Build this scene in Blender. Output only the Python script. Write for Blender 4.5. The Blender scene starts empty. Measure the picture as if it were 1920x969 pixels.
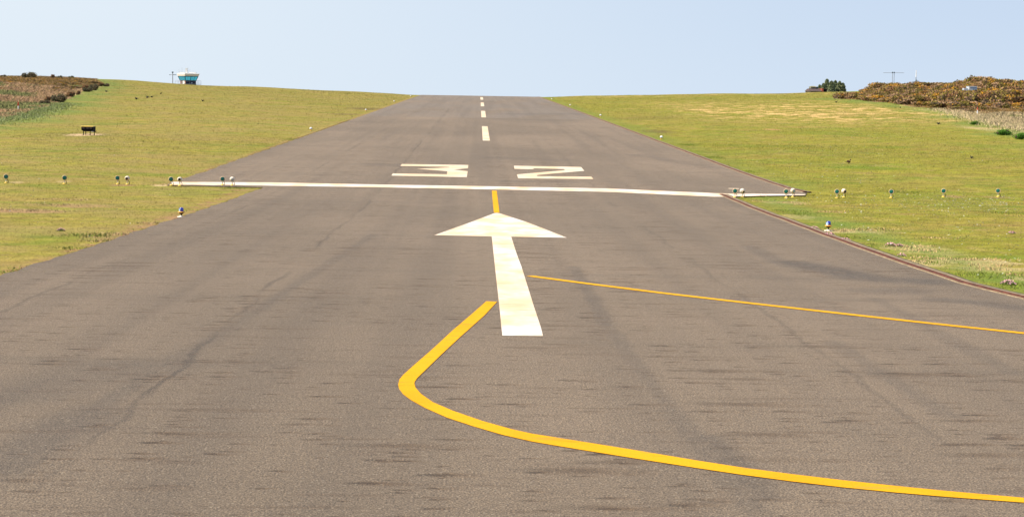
import bpy, bmesh, math, random
import numpy as np
from mathutils import Vector, Matrix
random.seed(7); rng = np.random.default_rng(11)
SC = bpy.context.scene; COL = SC.collection

# ------------------------------------------------------------ camera
F = 3134.0; CAMZ = 2.7
psi = math.atan(67/F); th = math.atan(281.5/F); rho = 0.016
R0 = np.array([math.cos(psi), -math.sin(psi), 0.])
FW = np.array([math.sin(psi)*math.cos(th), math.cos(psi)*math.cos(th), -math.sin(th)])
U0 = np.cross(R0, FW)
RC = R0*math.cos(rho) + U0*math.sin(rho); UC = U0*math.cos(rho) - R0*math.sin(rho)
CAM = np.array([0, 0, CAMZ])
cd = bpy.data.cameras.new('camera'); cam = bpy.data.objects.new('camera', cd); COL.objects.link(cam)
cam.matrix_world = Matrix(((RC[0], UC[0], -FW[0], 0), (RC[1], UC[1], -FW[1], 0), (RC[2], UC[2], -FW[2], CAMZ), (0, 0, 0, 1)))
cd.sensor_width = 36; cd.lens = 36*F/1920; cd.clip_end = 20000; cd.clip_start = 0.1
SC.camera = cam
# ------------------------------------------------------------ sky, sun, exposure
SUN_EL = math.radians(50); SUN_AZ = math.radians(-98)      # azimuth from +Y towards +X
w = bpy.data.worlds.new('World'); SC.world = w; w.use_nodes = True
SKY_L, SKY_R = (4.55, 5.10, 5.60), (3.75, 4.45, 5.35)
SKY_LT, SKY_RT = (4.6, 5.15, 5.65), (3.45, 4.2, 5.25)
wt = w.node_tree; bg = wt.nodes['Background']
sk = wt.nodes.new('ShaderNodeTexSky'); sk.sky_type = 'NISHITA'; sk.sun_disc = False
sk.sun_elevation = SUN_EL; sk.sun_rotation = SUN_AZ
sk.altitude = 0; sk.air_density = 1.2; sk.dust_density = 0.6; sk.ozone_density = 3.0
def _wn(t, **k):
    n = wt.nodes.new(t)
    for a, b in k.items(): setattr(n, a, b)
    return n
tc = _wn('ShaderNodeTexCoord'); sp = _wn('ShaderNodeSeparateXYZ'); wt.links.new(tc.outputs['Generated'], sp.inputs[0])
def _mr(src, a, b):
    n = _wn('ShaderNodeMapRange', interpolation_type='SMOOTHSTEP'); wt.links.new(src, n.inputs[0]); n.inputs[1].default_value = a; n.inputs[2].default_value = b; return n.outputs[0]
def _mx(f, a, b):
    n = _wn('ShaderNodeMix', data_type='RGBA')
    for k, v in ((0, f), (6, a), (7, b)):
        if isinstance(v, bpy.types.NodeSocket): wt.links.new(v, n.inputs[k])
        else: n.inputs[k].default_value = v if k == 0 else (*v, 1)
    return n.outputs[2]
# pale maritime haze low in the sky, brighter on the sun's side, clearing upwards into the Nishita sky
hz = _mx(_mr(sp.outputs[0], -0.34, 0.36), SKY_L, SKY_R)
hz = _mx(_mr(sp.outputs[2], 0.0, 0.075), hz, _mx(_mr(sp.outputs[0], -0.34, 0.36), SKY_LT, SKY_RT))
wt.links.new(_mx(_mr(sp.outputs[2], 0.07, 0.5), hz, sk.outputs[0]), bg.inputs[0]); bg.inputs[1].default_value = 0.097
sd = bpy.data.lights.new('sun', 'SUN'); sd.energy = 4.6; sd.angle = math.radians(0.5); sd.color = (1.0, 0.90, 0.74)
sun = bpy.data.objects.new('sun', sd); COL.objects.link(sun)
sdir = Vector((math.sin(SUN_AZ)*math.cos(SUN_EL), math.cos(SUN_AZ)*math.cos(SUN_EL), math.sin(SUN_EL)))
sun.rotation_euler = sdir.to_track_quat('Z', 'Y').to_euler(); sun.location = (0, 0, 60)
SC.view_settings.view_transform = 'Standard'; SC.view_settings.look = 'None'
SC.view_settings.exposure = 0.79; SC.view_settings.gamma = 1; SC.view_settings.use_curve_mapping = False

# ------------------------------------------------------------ land form
def sm(t):
    t = np.clip(t, 0, 1); return t*t*(3-2*t)
_yk = np.arange(-40, 1001, 1.0)
_sl = 0.02*sm((_yk-40)/20) - 0.04*sm((_yk-278)/24) + 0.012*sm((_yk-420)/150)
_zk = np.concatenate([[0], np.cumsum((_sl[1:]+_sl[:-1])/2)])
def zc(Y):
    Y = np.asarray(Y, float)
    return np.where(Y > 1000, _zk[-1]-0.008*(Y-1000), np.interp(Y, _yk, _zk))
def land(X, Y):
    X = np.asarray(X, float); Y = np.asarray(Y, float)
    g = 0.037*sm((Y-45)/190)
    a = np.maximum(np.abs(X)-11.5, 0)
    a = np.where(X < 0, 41*np.tanh(a/41), 54*np.tanh(a/54))
    z = zc(Y) + g*a
    z = z + 0.85*sm((X-53)/26)*sm((Y-110)/60) + 0.5*sm((-X-48)/16)*sm((Y-120)/60)
    return z
def wob(X, Y):
    k = sm((np.abs(np.asarray(X, float))-10.5)/6)
    return k*(0.045*np.sin(X*0.33+Y*0.11+1.2*np.sin(Y*0.07))+0.025*np.sin(Y*0.31-X*0.47+2))
def ground(X, Y):                        # top of the turf
    k = 1-sm((np.abs(np.asarray(X, float))-11)/4)
    return land(X, Y) - 0.03*k + wob(X, Y)
_zl = _zk.tolist()
def _sm(t): t = 0.0 if t < 0 else (1.0 if t > 1 else t); return t*t*(3-2*t)
def zcs(Y):
    if Y > 999: return _zl[-1]-0.008*(Y-1000)
    u = max(0.0, Y+40); i = int(u); return _zl[i]+(_zl[i+1]-_zl[i])*(u-i)
def land_s(X, Y):
    a = max(abs(X)-11.5, 0); a = 41*math.tanh(a/41) if X < 0 else 54*math.tanh(a/54)
    return zcs(Y)+0.037*_sm((Y-45)/190)*a+0.85*_sm((X-53)/26)*_sm((Y-110)/60)+0.5*_sm((-X-48)/16)*_sm((Y-120)/60)
def ground_s(X, Y):
    k = _sm((abs(X)-10.5)/6)
    w_ = k*(0.045*math.sin(X*0.33+Y*0.11+1.2*math.sin(Y*0.07))+0.025*math.sin(Y*0.31-X*0.47+2))
    return land_s(X, Y)-0.03*(1-_sm((abs(X)-11)/4))+w_
def hit(px, py, f=None, zoff=0.0):
    f = land_s if f is None or f is land else (ground_s if f is ground else f)
    d = F*FW + (px-960)*RC - (py-484.5)*UC; d = d/d[1]
    dx, dy, dz = (float(v) for v in d); t = 4.0; prev = t
    while t < 900:
        if CAMZ+dz*t < f(dx*t, t)+zoff:
            lo, hi = prev, t
            for _ in range(22):
                m = (lo+hi)/2
                if CAMZ+dz*m < f(dx*m, m)+zoff: hi = m
                else: lo = m
            return (dx*hi, hi, CAMZ+dz*hi)
        prev = t; t *= 1.006
    return None
def at(px, py, Y):
    d = F*FW + (px-960)*RC - (py-484.5)*UC; d = d/d[1]; p = CAM+d*Y
    return (float(p[0]), float(Y), float(p[2]))

# ------------------------------------------------------------ node helpers
class NT:
    def __init__(s, name, rough=0.85, spec=0.3):
        s.m = bpy.data.materials.new(name); s.m.use_nodes = True; s.t = s.m.node_tree
        s.b = s.t.nodes['Principled BSDF']; s.b.inputs['Roughness'].default_value = rough
        s.b.inputs['Specular IOR Level'].default_value = spec
        s.geo = s.t.nodes.new('ShaderNodeNewGeometry'); s.P = s.geo.outputs['Position']; s._xyz = None
    def n(s, t): return s.t.nodes.new(t)
    def put(s, sock, v):
        if isinstance(v, bpy.types.NodeSocket): s.t.links.new(v, sock)
        elif v is not None:
            if isinstance(v, (tuple, list)) and len(v) == 3 and len(sock.default_value) == 4: v = (*v, 1)
            sock.default_value = v
    def math(s, op, a, b=None, c=None, clamp=False):
        n = s.n('ShaderNodeMath'); n.operation = op; n.use_clamp = clamp
        s.put(n.inputs[0], a)
        if b is not None: s.put(n.inputs[1], b)
        if c is not None: s.put(n.inputs[2], c)
        return n.outputs[0]
    def xyz(s):
        if s._xyz is None:
            n = s.n('ShaderNodeSeparateXYZ'); s.put(n.inputs[0], s.P); s._xyz = n.outputs
        return s._xyz
    def sc(s, v, sx, sy, sz=1, off=(0, 0, 0)):
        n = s.n('ShaderNodeMapping'); s.put(n.inputs[0], v); n.inputs[3].default_value = (sx, sy, sz); n.inputs[1].default_value = off
        return n.outputs[0]
    def noise(s, vec, scale, detail=3, rough=0.55, dist=0):
        n = s.n('ShaderNodeTexNoise'); s.put(n.inputs['Vector'], vec); n.inputs['Scale'].default_value = scale
        n.inputs['Detail'].default_value = detail; n.inputs['Roughness'].default_value = rough; n.inputs['Distortion'].default_value = dist
        return n.outputs[0]
    def ss(s, v, a, b, lo=0.0, hi=1.0):
        n = s.n('ShaderNodeMapRange'); n.interpolation_type = 'SMOOTHSTEP'; s.put(n.inputs[0], v)
        n.inputs[1].default_value = a; n.inputs[2].default_value = b; n.inputs[3].default_value = lo; n.inputs[4].default_value = hi
        return n.outputs[0]
    def mix(s, f, a, b, mode='MIX'):
        n = s.n('ShaderNodeMix'); n.data_type = 'RGBA'; n.blend_type = mode
        s.put(n.inputs[0], f); s.put(n.inputs[6], a); s.put(n.inputs[7], b); return n.outputs[2]
    def attr(s, name, out='Color'):
        n = s.n('ShaderNodeAttribute'); n.attribute_name = name; return n.outputs[out]
    def col(s, v): s.put(s.b.inputs['Base Color'], v)
    def bump(s, h, dist=0.01, strength=1):
        n = s.n('ShaderNodeBump'); s.put(n.inputs['Height'], h); n.inputs['Distance'].default_value = dist
        n.inputs['Strength'].default_value = strength; s.put(s.b.inputs['Normal'], n.outputs[0])
    def blob(s, cx, cy, rx, ry, edge):          # noisy ellipse on the ground
        X, Y, Z = s.xyz()
        dx = s.math('DIVIDE', s.math('SUBTRACT', X, cx), rx); dy = s.math('DIVIDE', s.math('SUBTRACT', Y, cy), ry)
        r = s.math('SQRT', s.math('ADD', s.math('MULTIPLY', dx, dx), s.math('MULTIPLY', dy, dy)))
        r = s.math('ADD', r, s.math('MULTIPLY', s.math('SUBTRACT', edge, 0.5), 2.2))
        return s.ss(r, 1.15, 0.6)
    def capsule(s, p, q, w, edge, amp=1.2):
        X, Y, Z = s.xyz(); dx, dy = q[0]-p[0], q[1]-p[1]; L = dx*dx+dy*dy
        ax = s.math('SUBTRACT', X, p[0]); ay = s.math('SUBTRACT', Y, p[1])
        t = s.math('DIVIDE', s.math('ADD', s.math('MULTIPLY', ax, dx), s.math('MULTIPLY', ay, dy)), L, clamp=True)
        ex = s.math('SUBTRACT', ax, s.math('MULTIPLY', t, dx)); ey = s.math('SUBTRACT', ay, s.math('MULTIPLY', t, dy))
        r = s.math('SQRT', s.math('ADD', s.math('MULTIPLY', ex, ex), s.math('MULTIPLY', ey, ey)))
        r = s.math('ADD', s.math('DIVIDE', r, w), s.math('MULTIPLY', s.math('SUBTRACT', edge, 0.5), 2*amp))
        return s.ss(r, 1.25, 0.2)

def smears(n, fx, fy, keep, X0=0.0):
    """drifted stains: short dark head and a long thinning tail towards +X, one per random cell; returns (head, tail)"""
    base = n.n('ShaderNodeVectorMath'); base.operation = 'ADD'
    nz = n.n('ShaderNodeTexNoise'); n.put(nz.inputs['Vector'], n.sc(n.P, fx*3, fy*1.5)); nz.inputs['Scale'].default_value = 1; nz.inputs['Detail'].default_value = 3
    s3 = n.n('ShaderNodeVectorMath'); s3.operation = 'MULTIPLY_ADD'; n.put(s3.inputs[0], nz.outputs[1]); s3.inputs[1].default_value = (0.25, 0.5, 0); s3.inputs[2].default_value = (X0, X0*1.7, 0)
    n.put(base.inputs[0], n.sc(n.P, fx, fy, 0)); n.put(base.inputs[1], s3.outputs[0])
    v = n.n('ShaderNodeTexVoronoi'); v.voronoi_dimensions = '2D'; n.put(v.inputs['Vector'], base.outputs[0]); v.inputs['Scale'].default_value = 1
    d = n.n('ShaderNodeVectorMath'); d.operation = 'SUBTRACT'; n.put(d.inputs[0], base.outputs[0]); n.put(d.inputs[1], v.outputs['Position'])
    sp = n.n('ShaderNodeSeparateXYZ'); n.put(sp.inputs[0], d.outputs[0])
    rc = n.n('ShaderNodeSeparateColor'); n.put(rc.inputs[0], v.outputs['Color'])
    on = n.ss(rc.outputs[0], 1-keep, 1-keep+0.1)
    size = n.math('MULTIPLY_ADD', rc.outputs[1], 0.8, 0.25)
    dx = n.math('DIVIDE', sp.outputs[0], size); dy = n.math('ABSOLUTE', n.math('DIVIDE', sp.outputs[1], size))
    head = n.math('MULTIPLY', n.ss(n.math('ABSOLUTE', n.math('ADD', dx, 0.2)), 0.30, 0.08), n.ss(dy, 0.22, 0.05))
    tail = n.math('MULTIPLY', n.math('MULTIPLY', n.ss(dx, -0.32, -0.12), n.ss(dx, 0.7, -0.1)), n.ss(dy, 0.36, 0.05))
    return n.math('MULTIPLY', head, on), n.math('MULTIPLY', tail, on)

def mat_asphalt():
    n = NT('asphalt', 0.9, 0.25); X, Y, Z = n.xyz()
    big = n.noise(n.sc(n.P, 0.10, 0.05), 1, 4, 0.6)
    c = n.mix(n.ss(big, 0.35, 0.65), (0.172, 0.130, 0.089), (0.224, 0.167, 0.114))
    c = n.mix(n.math('MULTIPLY', n.ss(Y, 141.5, 143.5), n.ss(n.noise(n.sc(n.P, 0.25, 0.04), 1, 3), 0.3, 0.6)), c, (0.190, 0.154, 0.120))    # newer section beyond the joint
    lane = n.noise(n.sc(n.P, 1.1, 0.012), 1, 2, 0.5)
    c = n.mix(n.ss(lane, 0.42, 0.7, 0, 0.35), c, (0.110, 0.086, 0.064))
    tr = n.noise(n.sc(n.P, 0.07, 0.9), 1, 5, 0.6)                     # faint bands across the strip
    c = n.mix(n.ss(tr, 0.5, 0.75, 0, 0.35), c, (0.118, 0.093, 0.068))
    e1 = n.noise(n.sc(n.P, 1.0, 0.45), 1.2, 5, 0.65); e2 = n.noise(n.P, 7, 3, 0.6)
    dark = None
    def add(m, k):
        nonlocal dark
        m = n.math('MULTIPLY', m, k); dark = m if dark is None else n.math('MAXIMUM', dark, m)
    def cap(pa, pb, wd, k, amp=0.8): 
        a, b = hit(*pa), hit(*pb); add(n.capsule(a, b, wd, e1, amp), k)
    cap((1490, 492), (1620, 520), 0.55, 0.75); cap((1600, 520), (1740, 528), 0.6, 0.65); cap((1640, 545), (1700, 545), 0.6, 0.4)
    cap((1770, 562), (1910, 576), 0.4, 0.5); cap((1405, 462), (1480, 500), 0.25, 0.35)
    cap((700, 440), (430, 615), 0.14, 0.3); cap((430, 615), (170, 770), 0.2, 0.32); cap((240, 690), (60, 740), 0.7, 0.3, 1.0); cap((170, 770), (0, 880), 0.4, 0.4)
    cap((1075, 500), (1140, 610), 0.14, 0.45); cap((1140, 610), (1260, 770), 0.12, 0.3); cap((1260, 770), (1420, 960), 0.16, 0.35); cap((1330, 820), (1440, 930), 0.2, 0.5)
    cap((1560, 640), (1780, 780), 0.16, 0.3); cap((1640, 560), (1900, 700), 0.18, 0.3)
    cap((1080, 527), (1120, 530), 0.13, 0.75, 0.3)
    cap((560, 309), (740, 340), 0.14, 0.0); cap((700, 308), (780, 312), 1.2, 0.35); cap((930, 296), (1040, 300), 1.2, 0.3); cap((945, 340), (1060, 341), 0.7, 0.35)
    cap((1180, 245), (1260, 262), 0.8, 0.35); cap((890, 222), (1060, 226), 2.2, 0.35); cap((960, 214), (1100, 214), 3.0, 0.35); cap((1190, 290), (1340, 315), 0.6, 0.25)
    cap((1440, 520), (1500, 522), 0.5, 0.2)
    dark = n.math('MULTIPLY', n.math('MINIMUM', dark, 0.85), n.ss(e2, 0.25, 0.65, 0.55, 1.0))
    c = n.mix(dark, c, (0.060, 0.053, 0.048))
    # slender joints between paving lanes
    for xx, k in ((-3.05, 0.6), (-6.1, 0.4), (3.9, 0.32), (7.0, 0.2)):
        j = n.ss(n.math('ABSOLUTE', n.math('ADD', n.math('SUBTRACT', X, xx), n.math('MULTIPLY', n.math('SUBTRACT', e1, 0.5), 0.5))), 0.07, 0.0)
        j = n.math('MULTIPLY', n.math('MULTIPLY', j, n.ss(n.noise(n.sc(n.P, 0.3, 0.15), 1, 3), 0.4, 0.6)), k)
        c = n.mix(j, c, (0.045, 0.037, 0.031))
    j = n.ss(n.math('ABSOLUTE', n.math('ADD', n.math('SUBTRACT', Y, 142.5), n.math('MULTIPLY', n.math('SUBTRACT', e1, 0.5), 1.5))), 0.45, 0.0)
    c = n.mix(n.math('MULTIPLY', j, 0.4), c, (0.22, 0.18, 0.135))
    st2 = n.noise(n.sc(n.P, 0.55, 4.2), 1, 4, 0.65)
    c = n.mix(n.ss(st2, 0.54, 0.72, 0, 0.4), c, (0.082, 0.048, 0.026))
    dens = n.ss(n.noise(n.sc(n.P, 0.25, 0.3), 1, 2), 0.35, 0.6, 0.35, 1)
    for fx, fy, keep, x0, kh, kt in ((1.7, 3.6, 0.40, 0, 0.7, 0.6), (3.0, 6.5, 0.34, 3.3, 0.7, 0.55), (0.6, 2.0, 0.4, 7.1, 0.35, 0.45)):
        h, t = smears(n, fx, fy, keep, x0)
        c = n.mix(n.math('MULTIPLY', n.math('MULTIPLY', t, kt), dens), c, (0.095, 0.050, 0.020))
        c = n.mix(n.math('MULTIPLY', n.math('MULTIPLY', h, kh), dens), c, (0.034, 0.022, 0.013))
    fine = n.noise(n.P, 60, 3, 0.75); mid = n.noise(n.P, 17, 3, 0.7)
    c = n.mix(1.0, c, n.mix(n.ss(fine, 0.38, 0.64), (0.42, 0.42, 0.43), (1.62, 1.59, 1.53)), 'MULTIPLY')
    c = n.mix(1.0, c, n.mix(n.ss(mid, 0.34, 0.68), (0.84, 0.84, 0.85), (1.15, 1.15, 1.13)), 'MULTIPLY')
    v = n.n('ShaderNodeTexVoronoi'); n.put(v.inputs['Vector'], n.P); v.inputs['Scale'].default_value = 38
    vc = n.n('ShaderNodeSeparateColor'); n.put(vc.inputs[0], v.outputs['Color'])
    st = n.math('MULTIPLY', n.ss(vc.outputs[0], 0.90, 0.96), n.ss(v.outputs['Distance'], 0.5, 0.3))
    c = n.mix(n.math('MULTIPLY', st, 0.6), c, (0.34, 0.28, 0.20))                     # pale chippings
    n.b.inputs['Sheen Weight'].default_value = 0.09; n.b.inputs['Sheen Roughness'].default_value = 0.45; n.b.inputs['Sheen Tint'].default_value = (1.0, 0.86, 0.74, 1)
    n.col(c); n.bump(n.math('ADD', fine, n.math('MULTIPLY', mid, 0.6)), 0.022, 1.0)
    return n.m

def mat_paint(name, base, stain, ks, wear=0.25, thr=0.5):
    n = NT(name, 0.85, 0.12)
    s1 = n.noise(n.sc(n.P, 1.0, 0.55), 1.1, 4, 0.6)
    c = n.mix(n.ss(s1, thr-0.12, thr+0.2, 0, ks), base, stain)
    c = n.mix(n.ss(n.noise(n.sc(n.P, 1.6, 8), 1, 4, 0.65), 0.57, 0.72, 0, 0.65*ks), c, (stain[0]*.62, stain[1]*.5, stain[2]*.4))
    f = n.noise(n.P, 46, 2, 0.7)
    c = n.mix(n.ss(f, 0.56, 0.72, 0, wear), c, (base[0]*.5, base[1]*.47, base[2]*.42))
    h, t = smears(n, 1.3, 5.0, 0.26)
    c = n.mix(n.math('MULTIPLY', t, 0.35), c, (0.33, 0.17, 0.06))
    n.col(c); n.bump(f, 0.008, 0.6); return n.m

def grass_color(n):
    P = n.P; X, Y, Z = n.xyz()
    a = n.noise(n.sc(P, 0.10, 0.16), 1, 5, 0.62)
    b = n.noise(n.sc(P, 0.55, 1.25), 1, 5, 0.66)
    d = n.noise(n.sc(P, 3.0, 5.5), 1, 5, 0.7)
    e = n.noise(n.sc(P, 16, 22), 1, 2, 0.6)
    c = n.mix(n.ss(b, 0.36, 0.64), (0.233, 0.181, 0.030), (0.149, 0.160, 0.011))
    c = n.mix(n.ss(a, 0.40, 0.62, 0, 0.75), c, (0.166, 0.169, 0.011))
    c = n.mix(n.ss(a, 0.52, 0.34, 0, 0.55), c, (0.237, 0.177, 0.047))
    side = n.ss(X, -2, 8)                                             # the left turf is drier than the right
    c = n.mix(n.math('MULTIPLY', side, 0.5), n.mix(0.25, c, (0.251, 0.200, 0.045)), n.mix(0.45, c, (0.153, 0.167, 0.007)))
    c = n.mix(n.ss(n.noise(n.sc(P, 0.28, 0.42, 1, (11, 2, 0)), 1, 6, 0.72), 0.52, 0.66, 0, 0.55), c, (0.219, 0.153, 0.039))
    c = n.mix(n.ss(n.noise(n.sc(P, 0.16, 0.22, 1, (5, 45, 0)), 1, 5, 0.68), 0.50, 0.62, 0, 0.6), c, (0.130, 0.165, 0.013))
    c = n.mix(n.ss(n.noise(n.sc(P, 0.9, 0.75, 1, (25, 15, 0)), 1, 5, 0.7), 0.54, 0.66, 0, 0.5), c, (0.120, 0.150, 0.010))
    c = n.mix(n.ss(n.noise(n.sc(P, 0.8, 0.6, 1, (55, 5, 0)), 1, 5, 0.7), 0.55, 0.67, 0, 0.45), c, (0.31, 0.23, 0.085))
    c = n.mix(n.ss(d, 0.55, 0.75, 0, 0.4), c, (0.079, 0.107, 0.008))
    c = n.mix(n.ss(d, 0.45, 0.27, 0, 0.65), c, (0.353, 0.270, 0.076))
    f1 = n.noise(n.sc(P, 1.1, 1.5, 1, (8, 3, 0)), 1, 7, 0.78)          # fine worn texture of the sward
    c = n.mix(1.0, c, n.mix(n.ss(f1, 0.34, 0.66), (0.76, 0.71, 0.66), (1.42, 1.38, 1.32)), 'MULTIPLY')
    c = n.mix(n.ss(n.noise(n.sc(P, 1.7, 2.0, 1, (18, 33, 0)), 1, 6, 0.75), 0.52, 0.68, 0, 0.6), c, (0.28, 0.195, 0.075))
    c = n.mix(n.math('MULTIPLY', n.ss(X, 0, -8), n.ss(n.noise(n.sc(P, 0.22, 0.3, 1, (1, 63, 0)), 1, 5, 0.7), 0.42, 0.62, 0.1, 0.6)), c, (0.255, 0.185, 0.062))
    # bright lush band by the verge and rank spots
    c = n.mix(n.ss(n.noise(n.sc(P, 0.2, 0.33, 1, (31, 7, 0)), 1, 4, 0.6), 0.56, 0.70, 0, 0.6), c, (0.098, 0.153, 0.007))
    c = n.mix(n.ss(n.noise(n.sc(P, 0.7, 0.6, 1, (3, 70, 0)), 1, 5, 0.7), 0.63, 0.74, 0, 0.75), c, (0.186, 0.116, 0.041))
    e1 = n.noise(n.sc(P, 2.2, 2.2), 1, 4, 0.7)
    straw = n.math('MULTIPLY', n.attr('straw', 'Fac'), n.ss(n.noise(n.sc(P, 0.55, 0.40, 1, (3, 9, 0)), 1, 6, 0.78), 0.50, 0.59))
    c = n.mix(n.math('MULTIPLY', straw, 0.85), c, (0.62, 0.39, 0.16))
    for (px, py, rx, ry, k, colr) in DIRT:
        h = hit(px, py); c = n.mix(n.math('MULTIPLY', n.math('MULTIPLY', n.blob(h[0], h[1], rx*0.75, ry*1.7, e1), k), n.ss(d, 0.3, 0.55, 0.35, 1)), c, colr)
    for xe, y0, y1, sg in ((-7.3, 20, 53.7, 1), (-10.0, 54, 250, 1)):     # bare reddish soil showing along the left edge
        m_ = n.ss(n.math('ABSOLUTE', n.math('SUBTRACT', X, xe)), 0.45, 0.05)
        m_ = n.math('MULTIPLY', m_, n.math('MULTIPLY', n.ss(Y, y0, y0+0.3), n.ss(Y, y1+0.3, y1)))
        c = n.mix(n.math('MULTIPLY', m_, n.ss(e1, 0.45, 0.6, 0, 0.8)), c, (0.26, 0.13, 0.075))
    lush = n.attr('lush', 'Fac')
    c = n.mix(n.math('MULTIPLY', lush, n.ss(b, 0.3, 0.6, 0.4, 1)), c, (0.125, 0.180, 0.030))
    heath = n.attr('heath', 'Fac')
    hc = n.mix(n.ss(n.noise(n.sc(P, 0.3, 0.2), 1, 5, 0.7), 0.4, 0.62), (0.26, 0.165, 0.10), (0.12, 0.11, 0.03))
    c = n.mix(n.math('MULTIPLY', heath, n.ss(n.math('ADD', heath, n.math('MULTIPLY', n.math('SUBTRACT', e1, .5), .8)), 0.35, 0.6)), c, hc)
    c = n.mix(1.0, c, n.mix(n.ss(e, 0.3, 0.7), (0.72, 0.72, 0.72), (1.26, 1.26, 1.26)), 'MULTIPLY')
    return c, b, d, e
SOIL = (0.30, 0.17, 0.095); PALE = (0.50, 0.36, 0.19)
DIRT = [(160, 253, 1.3, 1.7, 0.95, (0.55, 0.38, 0.22)), (50, 394, 1.3, 0.45, 0.7, SOIL), (150, 384, 1.2, 0.5, 0.6, SOIL), (240, 440, 1.3, 0.6, 0.6, SOIL),
        (300, 422, 1.1, 0.35, 0.5, SOIL), (340, 407, 0.5, 0.35, 0.9, SOIL), (225, 460, 0.25, 1.6, 0.6, (0.30, 0.10, 0.06)), (1530, 434, 0.35, 0.3, 0.9, SOIL), (1600, 432, 1.2, 0.35, 0.85, PALE),
        (1710, 462, 0.9, 0.5, 0.6, PALE), (1730, 490, 0.4, 0.5, 0.7, PALE), (1820, 488, 1.5, 0.45, 0.75, PALE), (1860, 500, 0.9, 0.45, 0.6, PALE), (1905, 518, 0.3, 0.3, 0.7, PALE),
        (1448, 244, 0.8, 1.2, 0.8, (0.38, 0.2, 0.09)), (690, 204, 3.0, 3.0, 0.7, (0.11, 0.075, 0.03)), (650, 214, 2.0, 1.8, 0.5, (0.11, 0.075, 0.03)), (1230, 246, 1.7, 2.2, 0.7, (0.11, 0.075, 0.03)), (1210, 222, 4.5, 4.0, 0.35, (0.13, 0.09, 0.03)),
        (1790, 366, 0.5, 0.5, 0.6, SOIL), (1870, 366, 0.8, 0.4, 0.5, SOIL), (1880, 246, 2.0, 6, 0.6, PALE), (1800, 208, 5.0, 3.0, 0.8, (0.6, 0.40, 0.19)), (1740, 470, 1.0, 0.5, 0.4, PALE),
        (30, 343, 0.35, 0.3, 0.5, PALE), (120, 341, 0.35, 0.3, 0.4, PALE), (305, 346, 0.5, 0.3, 0.8, PALE), (230, 346, 0.6, 0.3, 0.6, SOIL), (1470, 378, 1.0, 0.5, 0.5, PALE), (1500, 404, 0.7, 0.7, 0.5, PALE)]
def mat_grass():
    n = NT('turf', 0.95, 0.15); c, b, d, e = grass_color(n); n.col(c)
    n.bump(n.math('ADD', n.math('MULTIPLY', d, 1.0), n.math('MULTIPLY', e, 0.35)), 0.045, 0.7); return n.m
def soft_normal(n, k=1.7):      # a thin blade scatters light from its whole tuft: bend its normal upwards
    v = n.n('ShaderNodeVectorMath'); v.operation = 'ADD'; n.put(v.inputs[0], n.geo.outputs['Normal']); v.inputs[1].default_value = (0, 0, k)
    u = n.n('ShaderNodeVectorMath'); u.operation = 'NORMALIZE'; n.put(u.inputs[0], v.outputs[0]); n.put(n.b.inputs['Normal'], u.outputs[0])
def mat_blade():
    n = NT('grass_blade', 0.8, 0.2); c, *_ = grass_color(n)
    c = n.mix(1.0, c, n.attr('tint'), 'MULTIPLY'); n.col(c)
    soft_normal(n); return n.m
def mat_attr(name, rough=0.85, k=0.3, scale=6, up=0):
    n = NT(name, rough, 0.2)
    if up: soft_normal(n, up)
    v = n.noise(n.P, scale, 3)
    n.col(n.mix(1.0, n.attr('tint'), n.mix(n.ss(v, .3, .7), (1-k, 1-k, 1-k), (1+k, 1+k, 1+k)), 'MULTIPLY')); return n.m
def mat_plain(name, c, rough=0.5, spec=0.5, metal=0, var=0.12, scale=25, dirt=None):
    n = NT(name, rough, spec); v = n.noise(n.P, scale, 4, 0.6)
    cc = n.mix(n.ss(v, 0.35, 0.7), tuple(x*(1-var) for x in c), tuple(min(1, x*(1+var)) for x in c))
    if dirt: cc = n.mix(n.ss(n.noise(n.P, scale*0.6, 5, 0.7), 0.52, 0.72, 0, 0.7), cc, dirt)
    n.col(cc); n.b.inputs['Metallic'].default_value = metal; return n.m

M = {}
M['asphalt'] = mat_asphalt()
M['white'] = mat_paint('white_paint', (0.66, 0.60, 0.545), (0.64, 0.455, 0.28), 0.95, 0.3, 0.46)
M['cream'] = mat_paint('cream_paint', (0.61, 0.53, 0.425), (0.60, 0.42, 0.25), 0.8, 0.15, 0.45)
M['yellow'] = mat_paint('yellow_paint', (0.66, 0.320, 0.006), (0.60, 0.26, 0.004), 0.6, 0.25)
M['turf'] = mat_grass(); M['blade'] = mat_blade()
M['concrete'] = mat_plain('worn_concrete', (0.25, 0.185, 0.115), 0.9, 0.2, 0, 0.3, 9, (0.15, 0.12, 0.05))
M['rust'] = mat_plain('rusty_iron', (0.105, 0.036, 0.022), 0.85, 0.2, 0, 0.4, 5, (0.17, 0.075, 0.04))
M['foliage'] = mat_attr('heath_foliage', up=0.35); M['longgrass'] = mat_attr('long_grass_blades', up=1.3)
M['lampwhite'] = mat_plain('white_enamel', (0.68, 0.60, 0.48), 0.45, 0.4, 0, 0.1, 30, (0.42, 0.28, 0.14))
M['rim'] = mat_plain('cream_enamel', (0.76, 0.52, 0.29), 0.5, 0.3, 0, 0.08, 20)
M['lampgreen'] = mat_plain('green_glass', (0.0, 0.13, 0.10), 0.3, 0.5, 0, 0.2)
M['lampblack'] = mat_plain('black_glass', (0.008, 0.009, 0.012), 0.08, 0.8)
M['lampgrey'] = mat_plain('grey_glass', (0.34, 0.40, 0.42), 0.1, 0.8)
M['orange'] = mat_plain('orange_enamel', (0.78, 0.38, 0.05), 0.5, 0.4, 0, 0.1, 20, (0.4, 0.2, 0.08))
M['yellowmetal'] = mat_plain('yellow_enamel', (0.76, 0.52, 0.08), 0.5, 0.4, 0, 0.12, 20, (0.5, 0.3, 0.1))
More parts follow.
